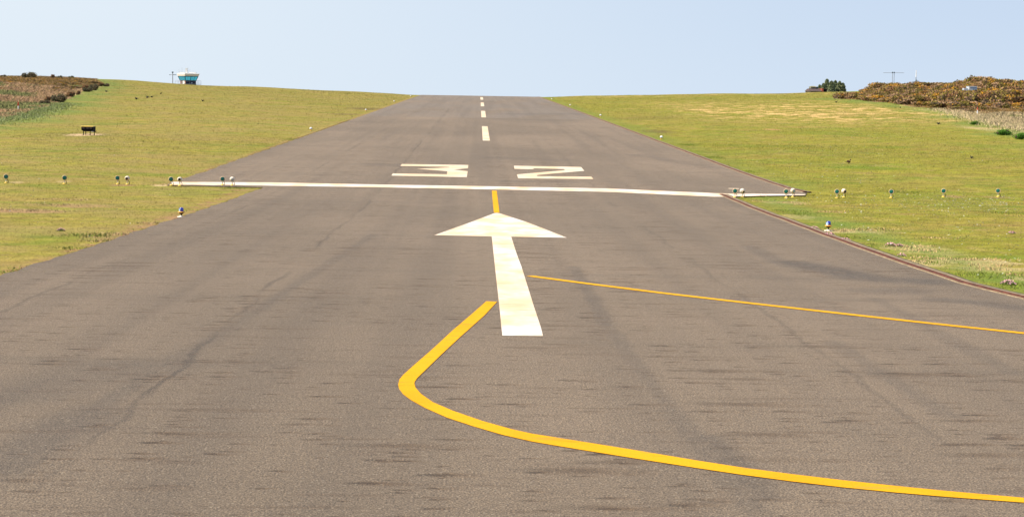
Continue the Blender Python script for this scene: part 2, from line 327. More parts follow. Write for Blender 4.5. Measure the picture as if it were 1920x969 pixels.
M['bluelens'] = mat_plain('blue_glass', (0.012, 0.025, 0.36), 0.12, 1.0, 0, 0.3, 20)
M['litlens'] = mat_plain('lit_blue_glass', (0.42, 0.58, 0.78), 0.15, 0.8, 0, 0.15, 20)  # paler blue with the sunlight on the lens put into the colour
M['black'] = mat_plain('black_paint', (0.005, 0.005, 0.006), 0.7, 0.08, 0, 0.4)
M['steel'] = mat_plain('galvanised_steel', (0.32, 0.34, 0.35), 0.5, 0.5, 0.5, 0.15)
M['red'] = mat_plain('red_paint', (0.50, 0.045, 0.022), 0.6, 0.3, 0, 0.2)
M['whitepaint'] = mat_plain('white_gloss', (0.78, 0.77, 0.74), 0.5, 0.4, 0, 0.06, 4)
M['creamwall'] = mat_plain('cream_render', (0.80, 0.76, 0.66), 0.8, 0.2, 0, 0.05, 1.2)
M['cabglass'] = mat_plain('teal_glass', (0.22, 0.85, 0.92), 0.3, 0.8, 0, 0.5, 0.9)
def mat_tinted():      # thin tinted glazing one can look through
    m = bpy.data.materials.new('tinted_glazing'); m.use_nodes = True; t = m.node_tree; t.nodes.clear()
    o = t.nodes.new('ShaderNodeOutputMaterial'); mx = t.nodes.new('ShaderNodeMixShader'); tr = t.nodes.new('ShaderNodeBsdfTransparent'); gl = t.nodes.new('ShaderNodeBsdfPrincipled')
    tr.inputs[0].default_value = (0.33, 0.84, 0.90, 1); gl.inputs['Base Color'].default_value = (0.04, 0.30, 0.34, 1); gl.inputs['Roughness'].default_value = 0.1
    mx.inputs[0].default_value = 0.22; t.links.new(tr.outputs[0], mx.inputs[1]); t.links.new(gl.outputs[0], mx.inputs[2]); t.links.new(mx.outputs[0], o.inputs[0]); return m
M['cabglass'] = mat_tinted()
M['darkframe'] = mat_plain('dark_frame', (0.03, 0.06, 0.07), 0.5, 0.4)
M['brick'] = mat_plain('brown_brick', (0.26, 0.13, 0.085), 0.9, 0.2, 0, 0.3, 3)
M['darkwall'] = mat_plain('navy_overlay', (0.025, 0.022, 0.05), 0.7, 0.3, 0, 0.2, 2)
M['roofbrown'] = mat_plain('brown_roof', (0.10, 0.07, 0.065), 0.9, 0.2, 0, 0.35, 2)
M['redend'] = mat_plain('red_brick', (0.30, 0.085, 0.05), 0.9, 0.2, 0, 0.2, 3)
M['olivewall'] = mat_plain('olive_render', (0.24, 0.22, 0.13), 0.9, 0.2, 0, 0.2, 2)
M['bluegrey'] = mat_plain('bluegrey_panel', (0.20, 0.28, 0.37), 0.5, 0.4, 0, 0.1, 5)
M['feather'] = mat_plain('dark_plumage', (0.020, 0.018, 0.018), 0.7, 0.3)
M['brownfeather'] = mat_plain('brown_plumage', (0.15, 0.085, 0.05), 0.8, 0.2)
M['bark'] = mat_plain('bark', (0.10, 0.07, 0.045), 0.9, 0.2, 0, 0.3, 5)

# ------------------------------------------------------------ object helpers
def tag(o, label=None, cat=None, group=None, kind=None):
    if label: o['label'] = label
    if cat: o['category'] = cat
    if group: o['group'] = group
    if kind: o['kind'] = kind
    return o
def link(name, me, m, parent=None, smooth=False):
    o = bpy.data.objects.new(name, me); COL.objects.link(o)
    if m: me.materials.append(m)
    if parent: o.parent = parent
    if smooth: me.polygons.foreach_set('use_smooth', [True]*len(me.polygons))
    return o
def obj(name, bm, m, parent=None, smooth=False):
    me = bpy.data.meshes.new(name); bm.normal_update(); bm.to_mesh(me); bm.free(); return link(name, me, m, parent, smooth)
def empty(name, loc, rz=0):
    o = bpy.data.objects.new(name, None); COL.objects.link(o); o.location = loc; o.rotation_euler = (0, 0, rz); o.empty_display_size = 0.3; return o
def copy_tree(o, parent=None):
    c = o.copy(); COL.objects.link(c)
    if parent: c.parent = parent
    for ch in list(o.children): copy_tree(ch, c)
    return c
def box(bm, x0, x1, y0, y1, z0, z1, top=(1, 1), bev=0):
    cx, cy = (x0+x1)/2, (y0+y1)/2
    vs = [bm.verts.new((x, y, z0)) for x, y in ((x0, y0), (x1, y0), (x1, y1), (x0, y1))]
    vt = [bm.verts.new((cx+(x-cx)*top[0], cy+(y-cy)*top[1], z1)) for x, y in ((x0, y0), (x1, y0), (x1, y1), (x0, y1))]
    fs = [bm.faces.new(vs[::-1]), bm.faces.new(vt)]
    for i in range(4): fs.append(bm.faces.new((vs[i], vs[(i+1) % 4], vt[(i+1) % 4], vt[i])))
    if bev:
        es = list({e for f in fs for e in f.edges}); bmesh.ops.bevel(bm, geom=es, offset=bev, segments=2, affect='EDGES', profile=0.5)
    return bm
def lathe(bm, prof, seg=20, mat=None, cap=True):
    """prof: list of (r, z); mat: optional 4x4"""
    rings = []
    for r, z in prof:
        ring = []
        for k in range(seg):
            a = 2*math.pi*k/seg; v = Vector((r*math.cos(a), r*math.sin(a), z))
            if mat: v = mat @ v
            ring.append(bm.verts.new(v))
        rings.append(ring)
    for a, b in zip(rings[:-1], rings[1:]):
        for k in range(seg): bm.faces.new((a[k], a[(k+1) % seg], b[(k+1) % seg], b[k]))
    if cap: bm.faces.new(rings[0][::-1]); bm.faces.new(rings[-1])
    return bm
def tube(bm, p, q, r0, r1=None, seg=8):
    p, q = Vector(p), Vector(q); d = q-p; r1 = r0 if r1 is None else r1
    mt = Matrix.Translation(p) @ d.to_track_quat('Z', 'Y').to_matrix().to_4x4()
    return lathe(bm, [(r0, 0), (r1, d.length)], seg, mt)
def BM(): return bmesh.new()
def mesh_np(name, co, faces, tint=None, per=3):
    """co (n,3); faces (m,per) ; tint (n,3) point colour"""
    me = bpy.data.meshes.new(name); co = np.asarray(co, np.float32); faces = np.asarray(faces, np.int32)
    me.vertices.add(len(co)); me.vertices.foreach_set('co', co.ravel())
    me.loops.add(faces.size); me.loops.foreach_set('vertex_index', faces.ravel())
    me.polygons.add(len(faces)); me.polygons.foreach_set('loop_start', np.arange(0, faces.size, per, dtype=np.int32))
    me.polygons.foreach_set('loop_total', np.full(len(faces), per, np.int32))
    me.update(calc_edges=True)
    if tint is not None:
        a = me.color_attributes.new('tint', 'FLOAT_COLOR', 'POINT'); t = np.ones((len(co), 4), np.float32); t[:, :3] = tint; a.data.foreach_set('color', t.ravel())
    return me
def drape(name, pts, off, m, parent=None, holes=None, thick=0):
    """flat polygon (world X,Y) laid on the strip surface, cut at every metre of its length"""
    bm = BM(); f = bm.faces.new([bm.verts.new((x, y, 0)) for x, y in pts])
    f.normal_update()
    if f.normal.z < 0: f.normal_flip()
    bmesh.ops.triangulate(bm, faces=bm.faces[:], ngon_method='EAR_CLIP')
    y0, y1 = min(p[1] for p in pts), max(p[1] for p in pts)
    for y in range(max(39, math.ceil(y0)), math.floor(y1)+1):
        if y0 < y < y1: bmesh.ops.bisect_plane(bm, geom=bm.verts[:]+bm.edges[:]+bm.faces[:], plane_co=(0, y, 0), plane_no=(0, 1, 0))
    if thick:
        be = [e for e in bm.edges if e.is_boundary]; r = bmesh.ops.extrude_edge_only(bm, edges=be)
        low = {v for v in r['geom'] if isinstance(v, bmesh.types.BMVert)}
    else: low = set()
    for v in bm.verts: v.co.z = float(zc(v.co.y)) + off - (thick if v in low else 0)
    return obj(name, bm, m, parent)
def px(*pts): return [hit(*p)[:2] for p in pts]

# ------------------------------------------------------------ terrain
HBL = ([80, 115, 147, 194, 241, 275, 330], [30, 32.6, 37.5, 46, 54, 63, 74])
HBR = ([60, 100, 132, 154, 162, 190, 226, 236, 283, 330], [30, 36.8, 41.8, 45.6, 47, 48.6, 48.8, 54, 66, 74])
def build_ground():
    ys = np.concatenate([-np.geomspace(40, 3000, 14)[::-1], np.arange(-30, 331, 1.0), 330+np.geomspace(4, 6000, 40)])
    side = np.concatenate([np.arange(0, 11, 1.0), np.arange(11, 96, 0.8), 95+np.geomspace(1.5, 5000, 36)])
    xs = np.concatenate([-side[::-1][:-1], side])
    XX, YY = np.meshgrid(xs, ys); ZZ = ground(XX, YY)
    far = np.maximum(np.abs(XX)-300, 0)*0.012; ZZ = ZZ-far-np.maximum(-YY-60, 0)*0.004
    co = np.stack([XX, YY, ZZ], -1).reshape(-1, 3); ny, nx = XX.shape
    i = np.arange(ny-1)[:, None]*nx+np.arange(nx-1)[None]; fc = np.stack([i, i+1, i+nx+1, i+nx], -1).reshape(-1, 4)
    me = mesh_np('ground', co, fc, None, 4)
    X, Y = co[:, 0], co[:, 1]
    hb = np.where(X < 0, np.interp(Y, *HBL), np.interp(Y, *HBR)); dd = np.abs(X)-hb+1.2*np.sin(Y*0.35)+0.7*np.sin(Y*0.9+2)
    heath = sm(dd/1.6+0.5)*sm((Y-70)/15)
    straw = 1.3*sm((X-14)/10)*sm((Y-110)/35)*(1-sm((Y-238)/30))*sm((dd+34)/10)
    straw = straw*np.exp(-((Y-(165+(X-35)*-0.6))/42)**2)+0.5*sm((X-12)/6)*sm((Y-255)/8)
    lush = np.exp(-((dd+1.6)/2.2)**2)*np.where(X > 0, 0.9, 0.9)*(Y > 70)+np.exp(-((X-8.9)/0.7)**2)*0.8*(Y < 54)*(Y > 20)+np.exp(-((X-11.3)/0.6)**2)*0.6*(Y > 56)
    for k, v in (('heath', heath), ('straw', straw), ('lush', lush)):
        a = me.attributes.new(k, 'FLOAT', 'POINT'); a.data.foreach_set('value', v.astype(np.float32))
    tag(link('ground', me, M['turf'], smooth=True), 'mown green and straw coloured turf either side of the runway', kind='structure')
build_ground()

# asphalt: runway, its flanks at the threshold and the narrower strip towards the camera
def jitter(a, b, amp, step=0.6):
    (x0, y0), (x1, y1) = a, b; L = math.hypot(x1-x0, y1-y0); k = max(1, int(L/step)); out = []
    for i in range(k):
        t = i/k; j = 0 if i == 0 else (math.sin(i*1.7)*0.4+random.uniform(-1, 1)*0.6)*amp
        nx, ny = -(y1-y0)/L, (x1-x0)/L; out.append((x0+(x1-x0)*t+nx*j, y0+(y1-y0)*t+ny*j))
    return out
YB = 53.75
left = jitter((-12, -30), (-7.75, 6), 0.05)+jitter((-7.75, 6), (-7.35, 25.8), 0.05, .35)+jitter((-7.35, 25.8), (-6.8, 53.2), 0.07, .4)+[(-6.8, 53.2)]
left += [(-9.9, YB-0.15)]+jitter((-9.95, 54), (-9.85, 140), 0.08, 0.7)+jitter((-9.85, 140), (-9.75, 320), 0.04, 1.5)
right = [(10.1, 320), (10.25, 190), (10.32, 100), (10.35, 66), (10.55, 55.5), (10.75, 54.4), (10.7, 54.0), (7.72, 53.0)]
right += [(7.72, 51), (7.72, 31.7), (7.84, 26.8), (8.15, 24.56), (8.7, 23), (9.8, 21.2), (11.8, 19.6), (15, 18.4), (30, 17.2), (70, 16.5), (70, -30)]
rw = drape('runway', left+right, 0.0, M['asphalt'], thick=0.07)
tag(rw, 'worn brown grey asphalt runway rising to a crest', kind='structure')

# ------------------------------------------------------------ painted markings (parts of the runway)
def mark(name, pts, m, label, off=0.006): return tag(drape(name, pts, off, m, rw), label)
top = [(322, 341.6), (510, 342.5), (700, 346.3), (920, 349.9), (1140, 353.9), (1340, 362.6), (1375, 363.7), (1510, 364.5)]
bot = [(1510, 366.6), (1440, 367.4), (1375, 369), (1340, 369.6), (1140, 360.4), (920, 355.7), (700, 351.6), (510, 348.8), (420, 347.2), (400, 347.9), (360, 346.9), (322, 347.4)]
mark('threshold_line', px(*(top+bot)), M['white'], 'white line across the whole runway at the threshold', 0.008)
C = lambda l: px(*[(700+x/4.364, 280+y/4.364) for x, y in l])
mark('runway_numeral', C([(235, 122), (777, 130), (775, 157), (655, 167), (772, 180), (765, 230), (147, 217), (160, 199), (603, 206), (605, 181), (355, 161.5), (622, 150), (618, 146), (220, 138)]), M['cream'], 'cream painted numeral 3 on the asphalt')
mark('runway_numeral', C([(1150, 136), (1700, 146), (1726, 178), (1340, 212), (1340, 221), (1785, 226), (1800, 245), (1185, 239), (1175, 207), (1568, 172), (1560, 163), (1312, 157), (1310, 165), (1155, 162)]), M['cream'], 'cream painted numeral 2 on the asphalt')
ys = [(93.4, 119.0), (143.4, 168.4), (192.3, 217.6), (241.5, 267.0), (290, 315)]
for i, (a, b) in enumerate(ys):
    mark('centreline_dash', [(0.26, a), (0.66, a), (0.66, b), (0.26, b)], M['cream'], 'cream centreline dash, number %s from the numerals' % ['one', 'two', 'three', 'four', 'five'][i])
D = lambda l: px(*[(800+x/3.229, 340+y/3.229) for x, y in l])
mark('arrow', D([(45, 328), (230, 262), (345, 219), (412, 193), (424, 192), (440, 194), (600, 246), (720, 292), (850, 343), (512, 336.5), (545, 440), (575, 520), (603, 610), (650, 760), (690, 880), (705, 938), (458, 936), (436, 720), (418, 560), (405, 440), (394, 335)]), M['white'], 'large white arrow pointing up the runway')
mark('taxi_line_stub', D([(395, 58), (424, 58), (433, 130), (441, 191), (407, 190.5), (401, 130)]), M['yellow'], 'short yellow line between arrow tip and threshold line', 0.0075)
def offset_line(pts, w):
    L, R = [], []
    for i, (x, y) in enumerate(pts):
        a = pts[max(0, i-1)]; b = pts[min(len(pts)-1, i+1)]; dx, dy = b[0]-a[0], b[1]-a[1]; l = math.hypot(dx, dy)
        L.append((x-dy/l*w/2, y+dx/l*w/2)); R.append((x+dy/l*w/2, y-dx/l*w/2))
    return L+R[::-1]
c2 = px((993, 517.6), (1020, 521.3), (1101.6, 532), (1242, 549.7), (1400, 568), (1530, 582.7), (1660, 597.2), (1790, 611.3), (1920, 625), (2060, 639), (2300, 662), (2800, 705))
mark('taxi_line', offset_line(c2, 0.155), M['yellow'], 'thin straight yellow line running right from the arrow')
E_ = lambda l: [(700+x/2.6917, 540+y/2.6917) for x, y in l]
outer = E_([(570, 68), (500, 130), (400, 215), (300, 308), (200, 395), (150, 440), (132, 462), (125, 488), (130, 510), (150, 537), (190, 567), (260, 606), (370, 655), (500, 698), (650, 742), (800, 776), ])+[(1048, 837), (1100, 845.5), (1193.6, 860.5), (1305, 877.8), (1387, 890), (1484, 903), (1580, 914.2), (1680, 924), (1774, 932), (1920, 942.8), (2100, 955), (2500, 978)]
inner = E_([(625, 70), (560, 140), (440, 247), (340, 340), (250, 428), (222, 455), (209, 474), (207, 484), (213, 504), (240, 535), (300, 577), (400, 620), (550, 672), (700, 714), (800, 736)])+[(1048, 821.5), (1100, 829.7), (1193.6, 844.8), (1305, 863.5), (1387, 876.3), (1484, 889.3), (1580, 900.7), (1680, 911.5), (1774, 920.8), (1920, 933.8), (2100, 948), (2500, 973)]
mark('taxi_line', px(*outer)+px(*inner)[::-1], M['yellow'], 'broad curved yellow line hooking left below the arrow')
mark('paint_dash', px((1366, 353.2), (1386, 353.6), (1386, 354.8), (1366, 354.4)), M['cream'], 'small cream paint dash beside the threshold lamps', 0.007)

# drainage channels along the right edge
def channel(pts, label):
    x0, y0 = pts[-1]; t = empty('drainage_channel', (x0, y0, float(zc(y0))))
    def strip(name, a, b, z0, z1, m):
        co, fc = [], []
        dense = []
        for (p, q) in zip(pts[:-1], pts[1:]):
            k = max(1, int(abs(q[1]-p[1]))); dense += [(p[0]+(q[0]-p[0])*i/k, p[1]+(q[1]-p[1])*i/k) for i in range(k)]
        dense.append(pts[-1])
        for i, (x, y) in enumerate(dense):
            u = dense[max(0, i-1)]; v = dense[min(len(dense)-1, i+1)]; dx, dy = v[0]-u[0], v[1]-u[1]; l = math.hypot(dx, dy); nx, ny = -dy/l, dx/l
            if nx < 0: nx, ny = -nx, -ny
            j = 0.012*math.sin(i*1.9)+0.01*math.sin(i*0.7)
            z = float(zc(y))
            for o_, zz in ((a+j, z0), (a+j, z1), (b+j, z1), (b+j, z0)): co.append((x+nx*o_-x0, y+ny*o_-y0, z+zz-float(zc(y0))))
        for i in range(len(dense)-1):
            for k in range(4): fc.append((4*i+k, 4*i+(k+1) % 4, 4*i+4+(k+1) % 4, 4*i+4+k))
        me = mesh_np(name, co, fc, None, 4); bm = BM(); bm.from_mesh(me); bmesh.ops.recalc_face_normals(bm, faces=bm.faces[:]); bm.to_mesh(me); bm.free()
        return link(name, me, m, t)
    strip('inner_edging', 0.0, 0.06, -0.05, 0.010, M['concrete']); strip('iron_rail', 0.062, 0.15, -0.05, 0.022, M['rust']); strip('outer_edging', 0.152, 0.30, -0.05, 0.014, M['concrete'])
    return tag(t, label, 'drain')
channel([(10.0, 320), (10.2, 190), (10.27, 100), (10.3, 66), (10.45, 57), (10.7, 54.8)], 'long rusty drainage channel along the right edge of the runway beyond the threshold')
channel([(7.66, 53.0), (7.66, 51), (7.68, 31.7), (7.80, 26.8), (8.1, 24.56), (8.65, 23), (9.75, 21.25), (11.75, 19.65), (15, 18.45), (30, 17.25), (70, 16.55)], 'rusty brown drainage channel with pale edging along the near right grass edge')

# ------------------------------------------------------------ grass blades (stuff)
def on_asphalt(X, Y):
    inner = (X > -7.3-0.0*Y) & (X < 8.1) & (Y < 53.9)
    inner2 = (X > -9.8) & (X < 10.7) & (Y > 53.9)
    inner3 = (Y < 25) & (X > -7.3) & (Y < 24.5-np.clip(X-8.2, 0, 7)*0.9)
    return inner | inner2 | inner3
def blades(name, X, Y, h, wd, label, tint=None, lean=0.5, f=ground, m=None, kind='stuff'):
    n = len(X); Z = f(X, Y)-0.01; a = rng.uniform(0, 2*np.pi, n); H = h*rng.uniform(0.5, 1.3, n); W = wd*rng.uniform(0.6, 1.4, n)
    la = rng.uniform(0, 2*np.pi, n); lv = lean*H*rng.uniform(0, 1, n)
    dx, dy = np.cos(a)*W/2, np.sin(a)*W/2
    co = np.empty((n, 3, 3)); co[:, 0] = np.stack([X-dx, Y-dy, Z], -1); co[:, 1] = np.stack([X+dx, Y+dy, Z], -1)
    co[:, 2] = np.stack([X+np.cos(la)*lv, Y+np.sin(la)*lv, Z+H], -1)
    if tint is None: tint = rng.uniform(0.84, 1.26, n)[:, None]*np.ones(3)
    t = np.repeat(tint, 3, 0)
    me = mesh_np(name, co.reshape(-1, 3), np.arange(3*n).reshape(-1, 3), t)
    if m is None:
        Xv, Yv = co.reshape(-1, 3)[:, 0], co.reshape(-1, 3)[:, 1]
        me2 = bpy.data.objects['ground'].data
        hb = np.where(Xv < 0, np.interp(Yv, *HBL), np.interp(Yv, *HBR)); dd = np.abs(Xv)-hb
        lush = np.exp(-((Xv-8.9)/0.7)**2)*0.8*(Yv < 54)+np.exp(-((dd+1.6)/2.2)**2)*0.9*(Yv > 70)
        straw = sm((Xv-14)/10)*sm((Yv-110)/35)*(1-sm((Yv-238)/30))*sm((dd+34)/10)*np.exp(-((Yv-(165+(Xv-35)*-0.6))/42)**2)
        for k, v in (('lush', lush), ('straw', straw), ('heath', np.zeros_like(lush))):
            at_ = me.attributes.new(k, 'FLOAT', 'POINT'); at_.data.foreach_set('value', v.astype(np.float32))
    return tag(link(name, me, m or M['blade']), label, kind=kind)
def sample(n, x0, x1, y0, y1, p=2.0):
    u = rng.uniform(0, 1, n); q = 1-p; Y = (y0**q+u*(y1**q-y0**q))**(1/q); X = rng.uniform(x0, x1, n); return X, Y
Xs, Ys = [], []
for x0, x1, k in ((-24, -6.6, 170000), (7.9, 28, 200000)):
    X, Y = sample(k, x0, x1, 20, 95, 1.6); keep = ~on_asphalt(X, Y); Xs.append(X[keep]); Ys.append(Y[keep])
# fringe hanging over the asphalt edges
Y = rng.uniform(18, 53.6, 7000); Xs.append(np.interp(Y, [6, 25.8, 53.2], [-7.75, -7.35, -6.8])-np.abs(rng.normal(0, 0.05, 7000))+0.03); Ys.append(Y)
Y = rng.uniform(54, 130, 9000); Xs.append(-9.87-np.abs(rng.normal(0, 0.08, 9000))+0.03); Ys.append(Y)
X = rng.uniform(-9.9, -6.8, 3500); Xs.append(X); Ys.append(53.65+0.22*np.sin(X*2.1)**2*(X < -7.2)-np.abs(rng.normal(0, 0.12, 3500)))
X = rng.uniform(7.9, 10.9, 3500); Xs.append(X); Ys.append(53.75-(10.7-X)*0.16-np.abs(rng.normal(0, 0.12, 3500)))
X = np.concatenate(Xs); Y = np.concatenate(Ys); dist = np.sqrt(Y/30)
blades('short_grass', X, Y, 0.025*dist, 0.014*dist, 'short mown grass blades on the turf beside the asphalt', lean=2.2)
X, Y = [], []
for x0, x1, k in ((-60, -10.3, 80000), (10.9, 62, 80000)):
    a, b = sample(k, x0, x1, 85, 285, 1.3); hb = np.where(a < 0, np.interp(b, *HBL), np.interp(b, *HBR)); kk = np.abs(a) < hb; X.append(a[kk]); Y.append(b[kk])
X = np.concatenate(X); Y = np.concatenate(Y)
blades('distant_grass', X, Y, 0.018*np.sqrt(Y/30), 0.05*np.sqrt(Y/60), 'short rough grass on the rising field beyond the lamps', lean=2.5)
def pal(n, cols, wts):
    idx = rng.choice(len(cols), n, p=np.array(wts)/sum(wts)); return np.array(cols)[idx]*rng.uniform(0.75, 1.25, n)[:, None]
# tussocks: rank green ones and straw coloured ones
def tussocks(name, spots, h, wd, cols, wts, label, per=900):
    X, Y = [], []
    for x, y, r, ry in spots:
        c = hit(x, y, ground); k = max(20, int(per*r*ry)); a = rng.normal(0, r*.5, k); b = rng.normal(0, ry*.5, k); X.append(c[0]+a); Y.append(c[1]+b)
    X = np.concatenate(X); Y = np.concatenate(Y); kk = ~on_asphalt(X, Y) | (X < -6.75); X, Y = X[kk], Y[kk]
    blades(name, X, Y, h, wd, label, tint=pal(len(X), cols, wts), lean=1.3, m=M['longgrass'])
tussocks('green_tussocks', [(150, 441, .4, .5), (172, 443, .6, .5), (195, 440, .4, .5), (208, 452, .35, .4), (137, 466, .45, .3), (13, 511, .55, .4), (38, 505, .3, .3), (278, 431, .25, .3), (389, 396, .4, .5), (1500, 402, .6, .8), (1478, 396, .5, .6), (1745, 493, .6, .4), (1800, 515, .6, .5),
    (1850, 514, .35, .35), (1865, 520, .5, .4), (1900, 535, .7, .5), (1890, 540, .5, .3), (1630, 462, .5, .5), (1580, 445, .6, .5), (1690, 360, 1.0, .7), (1905, 400, 1.2, .8), (470, 352, .6, .6), (440, 353, .6, .4), (350, 425, .3, .3), (560, 262, .8, 1.5), (1290, 272, .6, 1.4), (1340, 295, .6, 1.2), (1400, 322, .5, 1.0)],
    0.045, 0.016, [(0.13, 0.18, 0.015), (0.17, 0.22, 0.018), (0.10, 0.14, 0.014)], [3, 2, 2], 'small rank green tussocks in the turf')
tussocks('straw_tussocks', [(1600, 432, .9, .4), (1640, 430, .6, .3), (1570, 434, .4, .3), (1700, 462, .6, .5), (1725, 470, .5, .4), (1715, 490, .35, .35), (1728, 484, .4, .3), (1790, 486, .7, .3), (1835, 487, .8, .3), (1870, 498, .7, .35), (1850, 505, .5, .3), (1905, 516, .4, .3), (1755, 447, .6, .3), (1560, 398, .6, .4), (1480, 380, .5, .3), (1500, 384, .4, .3),
    (1420, 377, .3, .4), (290, 419, .7, .4), (100, 384, .9, .4), (40, 394, 1.2, .3), (60, 396, 1.2, .3), (130, 375, 1.0, .4), (230, 440, .6, .35), (180, 452, .5, .3), (345, 346, .5, .3), (300, 347, .6, .3)],
    0.05, 0.016, [(0.50, 0.36, 0.17), (0.42, 0.28, 0.12), (0.33, 0.20, 0.09)], [3, 2, 1.5], 'dry straw coloured tussocks in the turf')
# daisies
def daisies():
    pts = []
    for cx, cy, sx, sy, k in ((1700, 375, 90, 9, 140), (1860, 385, 60, 12, 190), (1790, 385, 60, 12, 160), (1610, 392, 30, 8, 60), (1560, 375, 60, 6, 90), (1820, 425, 90, 18, 90), (1700, 300, 120, 16, 260), (1640, 265, 130, 14, 200), (1550, 345, 60, 10, 70), (1880, 470, 40, 20, 40), (1500, 300, 90, 20, 120), (120, 380, 100, 25, 40), (230, 430, 80, 20, 30), (200, 300, 120, 20, 70), (350, 270, 120, 20, 60), (1650, 440, 60, 20, 40)):
        for _ in range(int(k*1.8)):
            x, y = random.gauss(cx, sx), random.gauss(cy, sy)
            if not (-60 < x < 2000) or y < 230: continue
            h = hit(x, y)
            if h and not bool(on_asphalt(np.array([h[0]-0.2]), np.array([h[1]]))[0]) and not bool(on_asphalt(np.array([h[0]+.2]), np.array([h[1]]))[0]): pts.append(h[:2])
    co, fc, i = [], [], 0
    for x, y in pts:
        r = random.uniform(0.013, 0.024); z = float(ground(x, y))+random.uniform(0.04, 0.07)*math.sqrt(y/30); ax, ay = random.uniform(-.5, .5), random.uniform(-.8, 0.1)
        for k in range(6):
            a = k*math.pi/3; co.append((x+r*math.cos(a), y+r*math.sin(a), z+r*(ax*math.cos(a)-ay*math.sin(a)*-1)))
        fc.append([i+k for k in range(6)]); i += 6
    me = mesh_np('daisies', co, fc, None, 6); tag(link('daisies', me, mat_plain('petal', (0.82, 0.80, 0.76), 0.7, 0.2)), 'scattered tiny white daisies in the grass', kind='stuff')
daisies()

# ------------------------------------------------------------ heath vegetation
BRN, DBR, OLV, TAN, GLD, GRN = (0.240, 0.130, 0.055), (0.090, 0.048, 0.024), (0.165, 0.130, 0.020), (0.36, 0.22, 0.105), (0.42, 0.205, 0.016), (0.07, 0.12, 0.02)
def heath_cover():
    # bracken, dead grass and low scrub
    n = 420000; side = rng.random(n) < 0.45; Y = rng.uniform(88, 292, n)
    hb = np.where(side, np.interp(Y, *HBL), np.interp(Y, *HBR)); fr = np.where(side, 0.30*Y, 0.34*Y)
    out = rng.random(n) < 0.12
    X = hb-0.6+np.where(out, rng.uniform(0, 70, n), rng.uniform(0, 1, n)*np.maximum(fr-hb+8, 4))
    Xs_ = np.where(side, -X, X)
    L = pal(n, [(0.50, 0.305, 0.165), (0.41, 0.245, 0.13), (0.30, 0.175, 0.085), OLV, (0.14, 0.16, 0.05)], [5, 4, 2.5, 1.2, 0.6])
    R = pal(n, [(0.45, 0.34, 0.19), (0.40, 0.30, 0.17), (0.31, 0.26, 0.12), (0.24, 0.17, 0.09)], [4, 4, 3, 1])
    G = pal(n, [OLV, GLD, BRN, TAN, DBR], [3, 1.2, 3, 2, 1])
    tint = np.where(side[:, None], L, R)
    pv = np.sin(Xs_*0.31+1)*np.sin(Y*0.13+Xs_*0.1)+0.5*np.sin(Xs_*0.9)*np.sin(Y*0.37)
    up = ((side) & (Y > 212+pv*10)) | ((~side) & (Y > 156+pv*6)); tint = np.where(up[:, None], G, tint)
    gr = (pv > 0.42) & ~up; tint[gr] = pal(int(gr.sum()), [(0.15, 0.17, 0.05), (0.24, 0.22, 0.08)], [1, 1])
    h = 0.34*(0.6+0.5*sm((X-hb)/3))*(0.8+0.3*np.sin(Xs_*0.7)*np.sin(Y*0.5))
    blades('heath_scrub', Xs_, Y, h*0.8, 0.055, 'dry tan bracken and dead grass covering the heath', tint=tint, lean=2.2, m=M['longgrass'])
    # blue green rank grass at the foot of the left heath and by the right verge
    n = 16000; Y = rng.uniform(96, 150, n); X = -(np.interp(Y, *HBL)+rng.normal(-0.8, 1.0, n))
    blades('long_grass', X, Y, 0.12, 0.035, 'long blue green grass below the left heath', tint=pal(n, [(0.21, 0.24, 0.08), (0.28, 0.31, 0.14), (0.16, 0.22, 0.04)], [3, 2, 2]), lean=2.0, m=M['longgrass'])
    n = 16000; Y = rng.uniform(96, 170, n); X = (np.interp(Y, *HBR)+rng.normal(0.3, 1.2, n))
    blades('pale_grass', X, Y, 0.20, 0.045, 'pale bleached grass along the right heath edge', tint=pal(n, [(0.50, 0.38, 0.22), (0.42, 0.33, 0.18), (0.2, 0.2, 0.07)], [3, 2, 1]), lean=1.2, m=M['longgrass'])
heath_cover()

